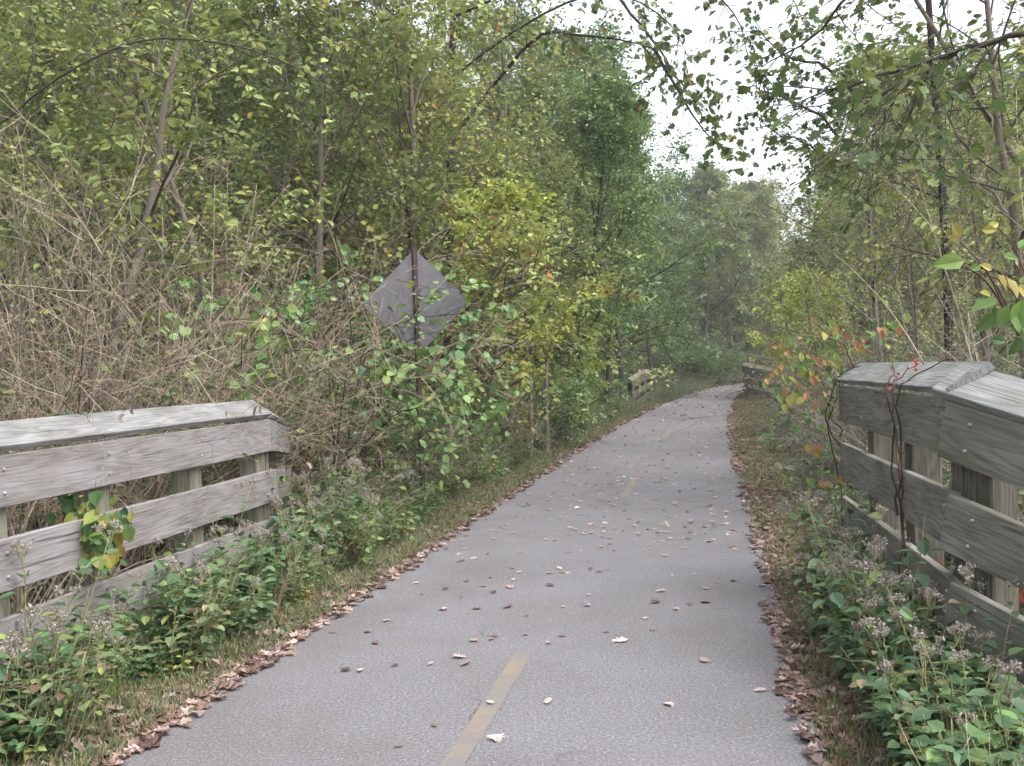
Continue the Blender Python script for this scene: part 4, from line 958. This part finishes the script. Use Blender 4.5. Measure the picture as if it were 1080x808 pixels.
cover('ground_cover',60000,lambda r,n,y:np.where(r.random(n)<.55,-1,1)*(3.0+10*r.random(n)),.10,'far',M['leaf_under'],507,.5,label='ivy and low herbs carpeting the wooded banks',cat='ground cover',zoff=.05,y0=5,y1=75,power=1.2)
cover('fallen_leaf_scatter',2200,lambda r,n,y:(r.random(n)*2-1)*1.4,.06,'oak_flat',M['leaf_pale'],508,.85,label='tiny fallen leaves on the distant stretch of path',cat='fallen leaves',zoff=.006,y0=9,y1=75,power=1.1)
# individually lying leaves on the near path
r=RNG(600); leafs=[]
for nm,shape,mat in (('fallen_leaf','oak',M['leaf_dry']),('fallen_leaf','oak',M['leaf_pale']),('fallen_leaf','maple_dry',M['leaf_dry']),('fallen_leaf','oak_flat',M['leaf_pale']),('fallen_leaf','maple',M['leaf_pale'])):
    for v in range(2):
        m=MB(); m.leaves(np.array([[0,-.5,0]]),np.array([[0,1,0.]]),np.array([[0.02,0,1]]),1.0,shape,np.array([r.random()])); leafs.append(m.build(nm,mat))
k_=0; used=set()
for i in range(345):
    y=4.05+12.5*(r.random()**.85); s=(r.random()*2-1)*1.38
    if y<5.4 and r.random()<.35: continue
    x,yy=on_path(s,y); pi=int(r.integers(len(leafs)))
    if pi in used: o=leafs[pi].copy(); C.objects.link(o)
    else: o=leafs[pi]; used.add(pi)
    sz=(.036+.042*r.random()**1.5)*(1.15 if y<7.5 else 1); o.location=(x,yy,.007); o.scale=(sz,sz*(.8+.4*r.random()),sz); o.rotation_euler=(r.normal(0,.10),r.normal(0,.10),r.random()*6.3)
    tag(o,'dry curled leaf lying on the grey path','leaf','fallen leaves scattered on the path')
for i in set(range(len(leafs)))-used: bpy.data.objects.remove(leafs[i])

# ------------------------------------------------------------------ air
def haze():
    m,nt,out=newmat('haze_air'); v=nt.nodes.new('ShaderNodeVolumePrincipled'); v.inputs['Color'].default_value=(.95,.95,.95,1); v.inputs['Density'].default_value=.0012
    v.inputs['Anisotropy'].default_value=.3; nt.links.new(v.outputs[0],out.inputs['Volume'])
    x0,x1,y0,y1,z0,z1=-325,325,-125,365,-4,48
    V=[(x,y,z) for z in (z0,z1) for (x,y) in ((x0,y0),(x1,y0),(x1,y1),(x0,y1))]
    b=MB(); b.add(V,[np.array([(0,3,2,1),(4,5,6,7),(0,1,5,4),(1,2,6,5),(2,3,7,6),(3,0,4,7)])]); o=b.build('haze',m); tag(o,'thin pale autumn haze filling the air','haze',kind='stuff')
haze()

# ------------------------------------------------------------------ light
SUN_EL=R(58); SUN_AZ=R(125)   # azimuth clockwise from +Y: right and slightly behind the viewer
w=bpy.data.worlds.new('World'); bpy.context.scene.world=w; w.use_nodes=True; nt=w.node_tree
bg=nt.nodes['Background']; sky=nt.nodes.new('ShaderNodeTexSky'); sky.sky_type='NISHITA'; sky.sun_disc=False
sky.sun_elevation=SUN_EL; sky.sun_rotation=SUN_AZ; sky.air_density=1.0; sky.dust_density=4.0; sky.ozone_density=1.0
hs=nt.nodes.new('ShaderNodeHueSaturation'); hs.inputs['Saturation'].default_value=.36; nt.links.new(sky.outputs[0],hs.inputs['Color'])
nt.links.new(hs.outputs[0],bg.inputs['Color']); bg.inputs['Strength'].default_value=.15
sd=bpy.data.lights.new('sun','SUN'); sd.energy=.6; sd.angle=R(55); sd.color=(1,.96,.9); so=bpy.data.objects.new('sun',sd); C.objects.link(so)
dirv=Vector((math.sin(SUN_AZ)*math.cos(SUN_EL),math.cos(SUN_AZ)*math.cos(SUN_EL),math.sin(SUN_EL)))
so.rotation_euler=dirv.to_track_quat('Z','Y').to_euler()
cd=bpy.data.cameras.new('camera'); cd.sensor_width=36; cd.lens=36*F/1080; cd.clip_end=2000; cd.clip_start=.05
co=bpy.data.objects.new('camera',cd); C.objects.link(co); co.matrix_world=Matrix.Translation((0,0,EYE)) @ CAMROT.to_4x4()
sc=bpy.context.scene; sc.camera=co
sc.view_settings.view_transform='Standard'; sc.view_settings.look='None'; sc.view_settings.gamma=1; sc.view_settings.exposure=1.9
sc.cycles.use_adaptive_sampling=True; sc.cycles.adaptive_threshold=.04; sc.cycles.max_bounces=4; sc.cycles.diffuse_bounces=3; sc.cycles.glossy_bounces=2; sc.cycles.transmission_bounces=3; sc.cycles.volume_bounces=0; sc.cycles.use_denoising=True
